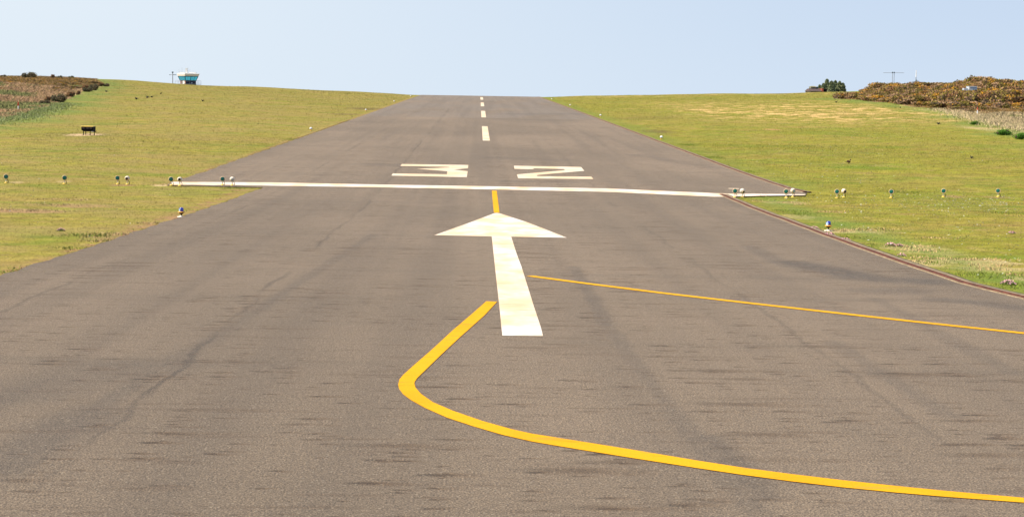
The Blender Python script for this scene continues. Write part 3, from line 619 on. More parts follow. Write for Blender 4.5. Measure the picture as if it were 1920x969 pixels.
def bush_mesh(name, r, h, n, cols, wts, leaf=0.13, gold=0.0, seed=0, spiky=0, hang=0.15):
    g = np.random.default_rng(seed+100)
    # lumpy dome made of leaf sprays around a few sub-lobes
    k = 9; lob = np.stack([g.uniform(-.62, .62, k)*r, g.uniform(-.62, .62, k)*r, g.uniform(.25, .62, k)*h], -1); lr = g.uniform(.30, .52, k)
    which = g.integers(0, k, n); n0 = n; d = g.normal(size=(n, 3)); d /= np.linalg.norm(d, axis=1)[:, None]
    rad = lr[which]*g.uniform(0.55, 1.0, n)**0.4*(1+0.12*np.sin(d[:, 0]*7+which)*np.sin(d[:, 1]*6))
    c = lob[which]+d*rad[:, None]*np.array([r, r, h*0.85])
    if spiky: c[:, 2] += spiky*g.random(n)**6*h
    ok_ = c[:, 2] > -0.1*h; c = c[ok_]; which = which[ok_]; n = len(c); c[:, 2] = np.maximum(c[:, 2], -0.02)
    s = leaf*g.uniform(.5, 1.4, n); u = g.normal(size=(n, 3)); u /= np.linalg.norm(u, axis=1)[:, None]
    v = np.cross(u, g.normal(size=(n, 3))); v /= np.linalg.norm(v, axis=1)[:, None]
    tri = np.stack([c-u*s[:, None]*.5, c+u*s[:, None]*.5, c+v*s[:, None]*1.1], 1)
    # colour goes by spray: each lobe and patch has its own, single leaves vary little
    cum = np.cumsum(np.array(wts)/sum(wts)); ph = g.uniform(0, 6.28, 6)
    q_ = 0.5+0.5*np.sin(c[:, 0]*3.1/r+ph[0]+2*np.sin(c[:, 1]*2.7/r+ph[1]))*np.sin(c[:, 2]*4/h+ph[2]+c[:, 1]*3/r); q_ = np.clip(q_+g.normal(0, .09, n)+0.35*(g.random(k)[which[:len(q_)] if len(which) >= len(q_) else 0]-.5), 0, .999)
    t = np.array(cols)[np.searchsorted(cum, q_)]*g.uniform(.86, 1.14, n)[:, None]
    if gold:
        top = (c[:, 2] > 0.42*h) & (np.sin(c[:, 0]*3.3/r+ph[3])*np.sin(c[:, 1]*3.9/r+ph[4])+g.normal(0, .25, n) > 0.55-gold); t[top] = np.array(GLD)*g.uniform(.7, 1.3, int(top.sum()))[:, None]
    co = tri.reshape(-1, 3); tt = np.repeat(t, 3, 0); fc = np.arange(3*n).reshape(-1, 3)
    # woody core
    bm = BM()
    for q in range(k):
        mt = Matrix.Translation(Vector(lob[q])) @ Matrix.Diagonal((lr[q]*r*.72, lr[q]*r*.72, lr[q]*h*.62, 1)); bmesh.ops.create_icosphere(bm, subdivisions=1, radius=1, matrix=mt)
    bm.verts.index_update(); cv = np.array([v_.co[:] for v_ in bm.verts]); cf = np.array([[v_.index for v_ in f.verts] for f in bm.faces]); bm.free()
    co = np.concatenate([co, cv]); fc = np.concatenate([fc, cf+3*n]); tt = np.concatenate([tt, np.tile(np.array([0.055, 0.04, 0.022]), (len(cv), 1))])
    return mesh_np(name, co, fc, tt)
GV = [bush_mesh('gorse', 1.9, 1.15, 5200, [BRN, DBR, OLV, TAN, (0.27, 0.17, 0.10)], [3, 1.6, 3, 1.2, 2.2], 0.105, (-0.3, 0.22, 0.0, 0.36, -0.1, -0.3)[i], i, hang=.2) for i in range(6)]
for me in GV: me.materials.append(M['foliage'])
# inside which the white hut stands
HUT = at(1824, 171, 214)
pts = []; tries = 0
def far_ok(x, y, r): return all((x-a)**2+(y-b)**2 > r*r for a, b in pts)
while len(pts) < 275 and tries < 60000:
    tries += 1; Y = random.uniform(152, 285); hb = float(np.interp(Y, *HBR)); X = random.uniform(hb+1.2, min(0.345*Y+6, 104))
    if Y < 158 and X < 52: continue
    if abs(X-HUT[0]*Y/HUT[1]) < 2.1 and HUT[1]-2 < Y < HUT[1]+3: continue
    if far_ok(X, Y, 3.1): pts.append((X, Y))
pts += [(50.6, 223.5), (52.3, 227), (53.6, 231), (51.2, 218.5), (55, 234.5), (50.4, 212.5), (54, 223), (56.5, 237), (58.5, 243), (60, 249)]
nr = len(pts)
for i, (X, Y) in enumerate(pts):
    k = random.choice((0, 1, 2, 3, 4, 5, 0, 5, 4)); o = bpy.data.objects.new('gorse_bush', GV[k]); COL.objects.link(o)
    s = random.choice((0.75, 0.9, 1.0, 1.1, 1.3, 1.55))*random.uniform(.9, 1.1); hz_ = s*random.uniform(.7, 1.1)*(0.6 if Y < 172 else 1)*float(np.interp(X, [49, 54, 60, 70, 82], [0.75, 0.72, 0.62, 0.85, 1.12]))
    if abs(X-HUT[0]*Y/HUT[1]) < 3.2 and HUT[1]-40 < Y < HUT[1]+0.1:          # keep the view of the cabin open above its knees
        hz_ = min(1.7, (at(1820, 169.4, Y)[2]-float(ground(X, Y))+0.1)/1.08)
        if hz_ < 0.25: bpy.data.objects.remove(o); continue
    o.scale = (s*random.uniform(.9, 1.3), s, hz_); o.rotation_euler = (0, 0, random.uniform(0, 6.28)); o.location = (X, Y, float(ground(X, Y))-0.12)
    gold = k in (1, 3)
    tag(o, 'rounded gorse bush thick with orange yellow flowers in the heath right of the runway' if gold else 'rounded brown and olive gorse bush in the heath right of the runway', 'bush', 'flowering gorse bushes on the right heath' if gold else 'brown gorse bushes on the right heath')
# low gorse on the left heath crest
lp = []
for _ in range(3000):
    Y = random.uniform(188, 268); hb = float(np.interp(Y, *HBL)); X = random.uniform(hb+1.5, 0.30*Y+4)
    if all((X-a)**2+(Y-b)**2 > 20 for a, b in lp) and len(lp) < 60: lp.append((X, Y))
for X, Y in lp:
    k = random.randrange(6); o = bpy.data.objects.new('gorse_bush', GV[k]); COL.objects.link(o); s = random.uniform(0.45, .85)
    o.scale = (s*1.4, s*1.1, s*0.45); o.rotation_euler = (0, 0, random.uniform(0, 6.28)); o.location = (-X, Y, float(ground(-X, Y))-0.1)
    tag(o, 'low spreading gorse bush in the heath left of the runway', 'bush', 'low gorse bushes on the left heath')
# single bushes one can tell apart
DK = bush_mesh('dark_bush', 1.0, 1.0, 1800, [(0.085, 0.085, 0.04), (0.06, 0.048, 0.03), (0.13, 0.13, 0.05), (0.19, 0.13, 0.07)], [3, 3, 2, 1], 0.11, -2, 31); DK.materials.append(M['foliage'])
BB = bush_mesh('brown_bush', 1.0, 1.0, 1800, [BRN, DBR, (0.25, 0.12, 0.06)], [3, 3, 2], 0.11, -2, 37); BB.materials.append(M['foliage'])
GR = bush_mesh('green_bush', 1.0, 1.0, 2200, [(0.06, 0.16, 0.012), (0.09, 0.22, 0.02), (0.04, 0.10, 0.01), (0.16, 0.25, 0.04)], [3, 3, 2, 1], 0.09, -2, 41); GR.materials.append(M['foliage'])
def single(me, name, x0, x1, yt, yb, label, depth=0.8):
    cx = (x0+x1)/2; h = hit(cx, yb, ground) or at(cx, yb, 279); sc_ = math.hypot(h[0], h[1])/F
    o = bpy.data.objects.new(name, me); COL.objects.link(o); wd = (x1-x0)*sc_/2/1.05; hh = (yb-yt)*sc_/1.0
    o.location = (h[0], h[1]+wd*depth*.6, float(ground(h[0], h[1]+wd*depth*.6))-0.08*hh); o.scale = (wd, wd*depth, hh); o.rotation_euler = (0, 0, random.uniform(-.3, .3)); return tag(o, label, 'bush')
single(DK, 'dark_bush', 73, 93, 187, 195.5, 'small dark bush at the foot of the left heath nearest the striped post')
single(DK, 'dark_bush', 94, 124, 175, 192, 'largest dark bush at the foot of the left heath')
single(BB, 'dark_bush', 141, 152, 169, 178, 'small brown bush between two dark bushes at the left heath edge')
single(DK, 'dark_bush', 153, 173, 163, 172.5, 'dark grey green bush right of the small brown one at the left heath edge')
single(DK, 'dark_bush', 167, 184, 156, 169.5, 'tall dark bush second from the far end of the left heath edge')
single(DK, 'dark_bush', 192, 205, 156, 162.5, 'low dark bush at the far end of the left heath edge')
single(BB, 'brown_bush', 80, 98, 180, 190, 'brown scrub bush behind the largest dark bush of the left heath')
single(BB, 'brown_bush', 120, 143, 171, 182, 'wide brown scrub bush right of the largest dark bush of the left heath')
single(BB, 'brown_bush', 150, 168, 159, 167, 'brown scrub bush behind the dark bushes at the left heath edge')
single(BB, 'brown_bush', 180, 196, 155, 162, 'low brown scrub bush between the last two dark bushes of the left heath')
single(BB, 'brown_bush', 1775, 1790, 196, 204.5, 'small reddish brown bush at the foot of the right gorse')
single(GR, 'green_shrub', 1868, 1901, 242, 254, 'bright green leafy shrub at the right heath edge')
single(GR, 'green_shrub', 1903, 1936, 248, 262, 'bright green leafy shrub cut by the right frame edge')
single(GR, 'green_shrub', 1820, 1839, 227, 234.5, 'low green shrub in pale grass below the right striped post')
for (x0, x1, yt, lab) in ((41, 68, 135, 'widest dark bush on the left skyline'), (93, 104, 139, 'dark bush on the left skyline right of the widest one'), (108, 117, 141.5, 'small dark bush in the middle of the left skyline'), (128, 139, 142, 'dark bush at the right end of the left skyline'), (2, 12, 140, 'low dark bush on the left skyline at the frame edge')):
    sc_ = 262/F; p = at((x0+x1)/2, yt, 262); gz = float(ground(p[0], 262)); o = bpy.data.objects.new('skyline_bush', DK if x0 != 93 else BB); COL.objects.link(o)
    o.location = (p[0], 262, gz-0.1); o.scale = ((x1-x0)*sc_/2, (x1-x0)*sc_/2, max(0.5, p[2]-gz+0.1)); tag(o, lab, 'bush')

# thrift cushions
def thrift():
    bm = BM(); return bm
def thrift_mesh(seed):
    g = np.random.default_rng(seed); n = 420; r = 0.16
    a = g.uniform(0, 2*np.pi, n); rr = np.sqrt(g.random(n))*r; c = np.stack([rr*np.cos(a), rr*np.sin(a), 0.085*(1-(rr/r)**2)*g.uniform(.5, 1.1, n)], -1)
    pink = g.random(n) < 0.34; c[pink, 2] += 0.035; s = np.where(pink, 0.020, 0.030)*g.uniform(.7, 1.3, n)
    u = g.normal(size=(n, 3)); u /= np.linalg.norm(u, axis=1)[:, None]; v = np.cross(u, g.normal(size=(n, 3))); v /= np.linalg.norm(v, axis=1)[:, None]
    tri = np.stack([c-u*s[:, None]*.5, c+u*s[:, None]*.5, c+v*s[:, None]], 1)
    t = np.where(pink[:, None], np.array([0.70, 0.36, 0.44]), np.array([0.13, 0.17, 0.03]))*g.uniform(.75, 1.3, n)[:, None]
    me = mesh_np('thrift', tri.reshape(-1, 3), np.arange(3*n).reshape(-1, 3), np.repeat(t, 3, 0)); me.materials.append(M['foliage']); return me
TM = [thrift_mesh(s) for s in (1, 2, 3)]
for i, (x, y, s, lab) in enumerate(((1555, 442, 0.8, 'pink thrift cushion between blue lamp and drainage channel'), (1527, 430, 0.7, 'pink thrift cushion just left of the right blue lamp'), (1670, 461, 0.7, 'left of two pink thrift cushions on the near right grass'), (1686, 462, 0.55, 'right of two pink thrift cushions on the near right grass'),
        (1691, 480, 0.55, 'small pink thrift cushion close to the near drainage channel'), (1890, 534, 0.8, 'largest pink thrift cushion near the right frame edge'), (1897, 438, 0.6, 'lone pink thrift cushion high on the near right grass'), (114, 433, 0.6, 'pale pink thrift cushion on the left turf'), (1585, 452, 0.7, 'dull reddish thrift cushion beside the near drainage channel'))):
    h = hit(x, y, ground); o = bpy.data.objects.new('thrift_cushion', TM[i % 3]); COL.objects.link(o); o.location = (h[0], h[1], h[2]-0.005); o.scale = (s, s, s); o.rotation_euler = (0, 0, i); tag(o, lab, 'flowers')

# ------------------------------------------------------------ lamps
def aim(vec): return Vector(vec).to_track_quat('Z', 'Y').to_matrix().to_4x4()
def make_lamp(lens, rim_m, direction, scale=1.0, lens_r=0.063):
    t = empty('threshold_lamp', (0, 0, 0))
    obj('base', lathe(BM(), [(0.055, 0), (0.055, 0.012), (0.042, 0.028), (0.020, 0.036), (0.018, 0.045)], 20), M['yellowmetal'], t, True)
    st = BM(); lathe(st, [(0.014, 0.045), (0.014, 0.115), (0.024, 0.118), (0.024, 0.135)], 14); obj('stem', st, M['lampwhite'], t)
    mt = Matrix.Translation((0, 0, 0.205)) @ aim(direction)
    R = 0.080; cut = math.acos(lens_r*1.12/R) if lens_r*1.12 < R else 0.3
    prof = [(max(0.002, R*math.cos(a)), R*math.sin(a)) for a in [(-math.pi/2+(cut+math.pi/2)*i/12) for i in range(13)]]
    obj('housing', lathe(BM(), prof, 28, mt), rim_m, t, True)
    z1 = R*math.sin(cut)
    ring = BM(); lathe(ring, [(lens_r*1.16, z1-0.006), (lens_r*1.24, z1+0.002), (lens_r*1.22, z1+0.012), (lens_r*1.03, z1+0.012), (lens_r*1.03, z1-0.002)], 28, mt, False); obj('rim', ring, M['rim'], t, True)
    ln = [(lens_r*1.02, z1+0.002)]+[(max(0.001, lens_r*math.cos(b)), z1+0.003+0.016*math.sin(b)) for b in [math.pi/2*i/6 for i in range(7)]]
    obj('lens', lathe(BM(), ln, 28, mt), lens, t, True)
    cb = BM(); tube(cb, (0.03, 0.01, 0.15), (0.07, 0.03, 0.07), 0.008); tube(cb, (0.07, 0.03, 0.07), (0.06, 0.04, 0.0), 0.008); obj('side_tube', cb, M['black'], t)  # thin black bent tube down the right side of the stem
    return t
green = make_lamp(M['lampgreen'], M['lampwhite'], (0, -1, 0.03))
ord_l = ['leftmost green threshold lamp, alone on the left turf', 'second green threshold lamp from the left, alone on the left turf', 'green threshold lamp paired with a black lensed lamp on left turf', 'green threshold lamp at the left end of the white line', 'green threshold lamp paired with an all white lamp on left of white line',
         'green threshold lamp where the near drain meets the white line', 'green threshold lamp over the right tip of the white line', 'green threshold lamp just right of the white line end on grass', 'green threshold lamp, first standing alone on the right turf', 'green threshold lamp second from the right, alone on turf', 'rightmost green threshold lamp, alone on the right turf']
gp = [(11.2, 331.3), (120.4, 333.3), (220.4, 333.8), (321.2, 336), (417, 335.6), (1377.8, 358.2), (1474.5, 359), (1569.8, 359.3), (1670.8, 359.4), (1769, 358), (1872, 357.8)]
def solve_base(x, y):      # ground point whose lamp head (0.205 m up) lies on the ray
    return hit(x, y, lambda X, Y: land_s(X, Y) if -9.8 < X < 10.7 else ground_s(X, Y), 0.205)
for i, (x, y) in enumerate(gp):
    o = green if i == 0 else copy_tree(green)
    h = solve_base(x, y); o.location = (h[0], h[1], h[2]-0.205); o.rotation_euler = (0.03*math.sin(i*2.3), 0.05*math.sin(i*1.7), -math.atan2(h[0], h[1])+0.06*math.sin(i*3.1)); tag(o, ord_l[i], 'lamp', 'green threshold lamps in a row')
wp = [((238.6, 334.5), M['lampblack'], (-0.05, -0.9, -0.10), 0.045, 'white round lamp with black lens on left turf beside a green lamp'),
      ((337, 336.6), M['lampblack'], (0.05, -0.95, 0.02), 0.043, 'white round lamp with black lens at the left end of the white line'),
      ((435.4, 336), M['lampgrey'], (0.18, -0.9, -0.2), 0.040, 'white round lamp with pale grey lens on left of white line'),
      ((1392, 358), M['lampblack'], (0.38, -0.85, -0.35), 0.036, 'white round lamp with small black lens where the near drain meets the line'),
      ((1486.8, 357.8), M['lampgrey'], (0.2, -0.9, -0.1), 0.045, 'white round lamp with grey lens over the right tip of the white line'),
      ((1582.2, 358.4), M['lampblack'], (0.35, -0.9, -0.2), 0.045, 'white round lamp with black lens on grass right of the white line')]
for (x, y), lm, d, r, lab in wp:
    o = make_lamp(lm, M['lampwhite'], d, 1, r); h = solve_base(x, y); o.location = (h[0], h[1], h[2]-0.205); tag(o, lab, 'lamp', 'white round lamps beside the green ones')
def make_taxi():
    t = empty('taxiway_lamp', (0, 0, 0))
    obj('base', lathe(BM(), [(0.10, 0), (0.10, 0.012), (0.045, 0.022), (0.03, 0.036)], 24), M['creamwall'], t, True)
    obj('stem', lathe(BM(), [(0.012, 0.036), (0.012, 0.075)], 12), M['black'], t)
    obj('cone', lathe(BM(), [(0.020, 0.070), (0.05, 0.085), (0.056, 0.112)], 24), M['black'], t, True)
    obj('flange', lathe(BM(), [(0.06, 0.108), (0.082, 0.112), (0.084, 0.124), (0.076, 0.134), (0.05, 0.136)], 28), M['orange'], t, True)
    obj('lens', lathe(BM(), [(0.053, 0.136), (0.055, 0.15), (0.054, 0.195), (0.048, 0.215), (0.030, 0.226), (0.004, 0.230)], 28), M['bluelens'], t, True)
    bm = BM(); 
    for k in range(7):
        a0, a1 = math.radians(170+k*12), math.radians(182+k*12)
        q = [bm.verts.new((0.0575*math.cos(a), 0.0575*math.sin(a), z)) for a, z in ((a0, 0.140), (a1, 0.140), (a1, 0.2), (a0, 0.2))]; bm.faces.new(q)
    obj('painted_lens_highlight', bm, M['litlens'], t)  # pale patch paints the sunlit left side of the blue lens
    return t
tx = make_taxi(); h = hit(340, 407, ground); tx.location = h; tag(tx, 'blue topped lamp with orange flange on the left turf edge', 'lamp', 'blue edge lamps')
t2 = copy_tree(tx); h = hit(1553, 433, ground); t2.location = h; tag(t2, 'blue topped lamp with orange flange on the right grass', 'lamp', 'blue edge lamps')
def make_edge():
    t = empty('runway_edge_lamp', (0, 0, 0))
    obj('base', lathe(BM(), [(0.07, 0), (0.07, 0.02), (0.04, 0.03), (0.03, 0.08), (0.06, 0.09), (0.075, 0.11)], 18), M['orange'], t, True)
    obj('dome', lathe(BM(), [(0.085, 0.11), (0.10, 0.13), (0.102, 0.17), (0.088, 0.215), (0.05, 0.25), (0.004, 0.262)], 22), M['whitepaint'], t, True)
    bm = BM(); lathe(bm, [(0.104, 0.120), (0.106, 0.124), (0.106, 0.136), (0.103, 0.140)], 22, None, False); obj('band', bm, M['lampgrey'], t)
    return t
ed = make_edge(); n_ = 0
for x, y, lab in ((583, 245.3, 'nearest white edge lamp on the left side of the runway'), (686, 208.9, 'second white edge lamp along the left side of the runway'), (739, 192, 'third white edge lamp along the left side of the runway'), (770, 182, 'farthest white edge lamp on the left side of the runway'),
               (1240, 261.5, 'nearest white edge lamp on the right side of the runway'), (1126, 219, 'second white edge lamp along the right side of the runway'), (1069, 199.3, 'third white edge lamp along the right side of the runway'), (1034.5, 187.5, 'farthest white edge lamp on the right side of the runway')):
    o = ed if n_ == 0 else copy_tree(ed); n_ += 1; h = hit(x, y, ground); o.location = h; o.scale = (0.85, 0.85, 0.85); tag(o, lab, 'lamp', 'white lamps along the runway edges')

# ------------------------------------------------------------ striped posts
def post(x, y, h_, bands, label):
    t = empty('marker_post', hit(x, y, ground)); z = 0
    for k, (nm, c, hh, r0, r1) in enumerate(bands):
        bm = BM(); lathe(bm, [(r0, z), (r0, z+hh*0.02), (r1, z+hh)] if k < len(bands)-1 else [(r0, z), (r1, z+hh*0.94), (r1*0.6, z+hh)], 14); obj(nm, bm, M[c], t); z += hh
    tag(t, label, 'post')
post(34.5, 207, .6, [('white_section', 'whitepaint', 0.33, 0.048, 0.048), ('red_section', 'red', 0.30, 0.047, 0.047)], 'short post, red above white, in rank grass below the left heath')
post(1832.5, 215.5, .7, [('red_foot', 'red', 0.08, 0.058, 0.058), ('white_section', 'whitepaint', 0.36, 0.055, 0.052), ('red_section', 'red', 0.27, 0.05, 0.032)], 'short red and white banded post in pale grass below the right heath')

# ------------------------------------------------------------ black light box on legs
def light_box():
    h = hit(166, 253.5, ground); t = empty('approach_light_box', h)
    bm = BM(); P = [(-0.31, 0.27), (-0.31, 0.46), (0.31, 0.46), (0.31, 0.20), (-0.15, 0.20)]   # front outline, chamfered lower left
    fr = [bm.verts.new((x, -0.32, z)) for x, z in P]; bk = [bm.verts.new((x, 0.32, z)) for x, z in P]
    bm.faces.new(fr[::-1]); bm.faces.new(bk)
    for i in range(5): bm.faces.new((fr[i], fr[(i+1) % 5], bk[(i+1) % 5], bk[i]))
    bmesh.ops.recalc_face_normals(bm, faces=bm.faces[:]); obj('box_body', bm, M['black'], t)
    obj('lid', box(BM(), -0.335, 0.33, -0.36, 0.34, 0.463, 0.487, (0.96, 0.96)), M['yellowmetal'], t)
    for x in (-0.2, 0.02, 0.2): obj('lens', box(BM(), x-0.065, x+0.065, -0.333, -0.322, 0.35, 0.41), mat_plain('lens_glass', (0.07, 0.045, 0.055), 0.1, 0.8), t)
    for x, y in ((-0.22, -0.2), (0.14, -0.22), (0.27, 0.18), (-0.2, 0.24)): 
        bm = BM(); tube(bm, (x, y, 0), (x, y, 0.28 if x < -.1 else 0.21), 0.022); lathe(bm, [(0.045, 0), (0.045, 0.012)], 12, Matrix.Translation((x, y, 0))); obj('leg', bm, M['black'], t)
    bm = BM(); box(bm, 0.312, 0.46, -0.26, -0.20, 0.175, 0.215); obj('side_arm', bm, M['black'], t)
    obj('bracket', box(BM(), 0.24, 0.34, -0.345, -0.325, 0.17, 0.215), M['steel'], t)
    tag(t, 'black three window light box on legs with yellow lid standing on bare soil', 'light box')
light_box()

# ------------------------------------------------------------ control tower
def tower():
    Yt = 520; S = Yt/F/1.0; cpt = at(348.2, 157, Yt); z = lambda y: at(348.2, y, Yt)[2]
    gz = float(ground(cpt[0], Yt))
    beta = math.radians(38); t = empty('control_tower', (cpt[0], cpt[1], gz), 0)
    dr = np.array([math.cos(beta), math.sin(beta)]); dl = np.array([-math.sin(beta), math.cos(beta)])
    def quad(k0, k1, s):  # square plan with near corner pushed towards the camera; k is half side
        return None
    half0 = 1.78; cen = (dr+dl)*half0                      # centre of plan relative to near corner of lower wall
    def ring(hs, zz): return [(cen[0]+(a*dr[0]+b*dl[0])*hs, cen[1]+(a*dr[1]+b*dl[1])*hs, zz-gz) for a, b in ((-1, -1), (1, -1), (1, 1), (-1, 1))]
    def prism(name, h0, z0, h1, z1, m, par=t):
        bm = BM(); a = [bm.verts.new(p) for p in ring(h0, z0)]; b = [bm.verts.new(p) for p in ring(h1, z1)]
        bm.faces.new(a[::-1]); bm.faces.new(b)
        for i in range(4): bm.faces.new((a[i], a[(i+1) % 4], b[(i+1) % 4], b[i]))
        return obj(name, bm, m, par)
    z0, zw0, zw1, zr = z(157.5), z(150.9), z(142.8), z(138.3)
    prism('lower_wall', half0, gz-0.3, half0, zw0, M['brick'])
    cab = prism('cab_glazing', half0+0.02, zw0+0.04, half0+0.46, zw1-0.02, M['cabglass'])
    prism('sill', half0+0.10, zw0-0.10, half0+0.12, zw0+0.04, M['darkframe'])
    prism('fascia', half0+0.56, zw1, half0+0.80, zr, M['creamwall']); prism('roof', half0+0.66, zr, half0+0.5, zr+0.12, M['whitepaint'])
    prism('painted_eave_shadow', half0+0.48, zw1-0.16, half0+0.51, zw1-0.003, M['darkframe'])  # dark strip standing in for the shade under the eaves
    # mullions at the corners and between the panes
    for side in range(4):
        for k in range(5 if side in (0, 3) else 2):
            f = k/(5 if side in (0, 3) else 2)
            A0, A1 = ring(half0+0.05, zw0+0.04), ring(half0+0.49, zw1-0.02)
            p = Vector(A0[side]).lerp(Vector(A0[(side+1) % 4]), f); q = Vector(A1[side]).lerp(Vector(A1[(side+1) % 4]), f)
            obj('mullion', tube(BM(), p, q, 0.09 if k == 0 else 0.04), M['darkframe'] if k == 0 else M['steel'], t)
    for f, a in ((0.30, 0.1), (0.62, 0.12)):   # pale blinds behind right face
        pass
    # dark cladding on the right wall, door and window in the left one
    def panel(name, side, f0, f1, za, zb, m, out=0.03):
        A = [Vector(v) for v in ring(half0+out, 0)]; a, b = A[side], A[(side+1) % 4]; p, q = a.lerp(b, f0), a.lerp(b, f1); n = Vector(((q-p).y, -(q-p).x, 0)).normalized()*0.05
        bm = BM(); lo = [(p.x, p.y), (q.x, q.y), (q.x-n.x, q.y-n.y), (p.x-n.x, p.y-n.y)]
        v0 = [bm.verts.new((x, y, za-gz)) for x, y in lo]; v1 = [bm.verts.new((x, y, zb-gz)) for x, y in lo]
        bm.faces.new(v0[::-1]); bm.faces.new(v1)
        for i in range(4): bm.faces.new((v0[i], v0[(i+1) % 4], v1[(i+1) % 4], v1[i]))
        bmesh.ops.recalc_face_normals(bm, faces=bm.faces[:]); return obj(name, bm, m, t)
    panel('overlay', 0, 0.0, 0.985, z0-2.0, zw0-0.12, M['darkwall']); panel('wall_sign', 0, 0.52, 0.64, z(156.5), z(155), M['whitepaint'], 0.06)  # thin navy slab covers the right wall only
    panel('door', 3, 0.48, 0.82, z0-1.2, zw0-0.15, M['creamwall']); panel('door_opening', 3, 0.28, 0.42, z0-1.2, zw0-0.15, M['darkframe'])
    # balcony deck with rails
    prism('deck', half0+1.15, z0-0.12, half0+1.15, z0+0.02, M['steel'])
    for zz in (z0+0.55, z0+1.0):
        R_ = [Vector(v) for v in ring(half0+1.12, zz)]; bm = BM()
        for i in range(4): tube(bm, R_[i], R_[(i+1) % 4], 0.025)
        obj('rail', bm, M['steel'], t)
    R0_, R1_ = [Vector(v) for v in ring(half0+1.12, z0)], [Vector(v) for v in ring(half0+1.12, z0+1.0)]
    for i in range(4):
        for f in (0, 0.33, 0.66): obj('rail_post', tube(BM(), R0_[i].lerp(R0_[(i+1) % 4], f), R1_[i].lerp(R1_[(i+1) % 4], f), 0.03), M['steel'], t)
    # roof furniture
    def loc(xp, y): p = at(xp, y, Yt+2.5); return p[0]-cpt[0], 2.5, p[2]-gz
    ztop = zr+0.12-gz
    a = loc(349.7, 128.2); obj('roof_housing', box(BM(), a[0]-.30, a[0]+.30, a[1]-.3, a[1]+.3, ztop, a[2]), M['whitepaint'], t)
    for x0, x1, y in ((337, 345.5, 135.3), (355.5, 367.5, 135.6)):
        p, q = loc(x0, y), loc(x1, y); obj('roof_unit', box(BM(), p[0], q[0], 2.0, 3.2, ztop, p[2]), M['whitepaint'], t)
    for x, y in ((335.5, 130), (341.3, 127), (356, 130), (352.5, 126.5), (362, 133)):
        p = loc(x, y); obj('whip_aerial', tube(BM(), (p[0], p[1], ztop), (p[0], p[1], p[2]), 0.035, 0.02), M['steel'], t)
    tag(t, 'small airfield control tower with teal glazed cab and white roof on the skyline', 'tower')
    # weather mast beside it
    Ym = 505; b = at(323.8, 157, Ym); g2 = float(ground(b[0], Ym)); m_ = empty('weather_mast', (b[0], Ym, g2)); s = Ym/F; top = at(323.8, 137, Ym)[2]-g2
    obj('pole', tube(BM(), (0, 0, 0), (0, 0, top), 0.13, 0.11, 10), M['steel'], m_); obj('sensor_head', lathe(BM(), [(0.12, top), (0.28, top+.06), (0.28, top+.3), (0.1, top+.36)], 12), M['darkframe'], m_)
    obj('cross_arm', tube(BM(), (-0.95, 0, top-0.55), (1.05, 0, top-0.6), 0.06), M['steel'], m_)
    for x in (-0.85, 0.4, 0.95): obj('instrument', lathe(BM(), [(0.08, -0.12), (0.16, 0), (0.08, 0.12)], 10, Matrix.Translation((x, 0, top-0.58))), M['darkframe'], m_)
    tag(m_, 'slim grey weather mast with cross arm left of the control tower', 'mast')
tower()

# ------------------------------------------------------------ antennas on the right skyline
def antennas():
    Y = 330; b = at(1674, 157, Y); g2 = float(ground(b[0], Y)); t = empty('antenna_mast', (b[0], Y, g2)); top = at(1674, 135.5, Y)[2]-g2; s = Y/F
    for dx in (-0.11, 0.22): obj('pole', tube(BM(), (dx, 0, 0), (dx, 0, top-(0 if dx < 0 else .1)), 0.055, 0.045), M['steel'], t)
    obj('cross_arm', tube(BM(), (-1.95, 0, top-0.16), (2.15, 0, top-0.12), 0.035), M['steel'], t)
    for dx in (-0.13, 0.2): obj('fitting', lathe(BM(), [(0.07, -0.15), (0.12, -0.05), (0.12, 0.05), (0.06, 0.12)], 10, Matrix.Translation((dx, 0, top-0.08))), M['darkframe'], t)
    tag(t, 'thin grey T shaped antenna on two poles behind the right gorse', 'antenna')
    b = at(1717.3, 152, Y); g2 = float(ground(b[0], Y)); t = empty('radio_mast', (b[0], Y, g2)); top = at(1717, 132, Y)[2]-g2; mid = at(1717, 145, Y)[2]-g2
    obj('lower_pole', tube(BM(), (0, 0, 0), (0, 0, mid), 0.10, 0.07), M['steel'], t); obj('upper_tube', tube(BM(), (0, 0, mid), (0, 0, top), 0.085, 0.06), M['whitepaint'], t)
    obj('box', box(BM(), -0.12, 0.28, -0.1, 0.15, mid-1.1, mid-0.6, bev=0.01), M['bluegrey'], t); obj('strut', tube(BM(), (0.02, 0, mid-0.3), (0.5, 0, mid-1.2), 0.03), M['steel'], t)
    tag(t, 'short white topped radio mast behind the right gorse', 'mast')
antennas()

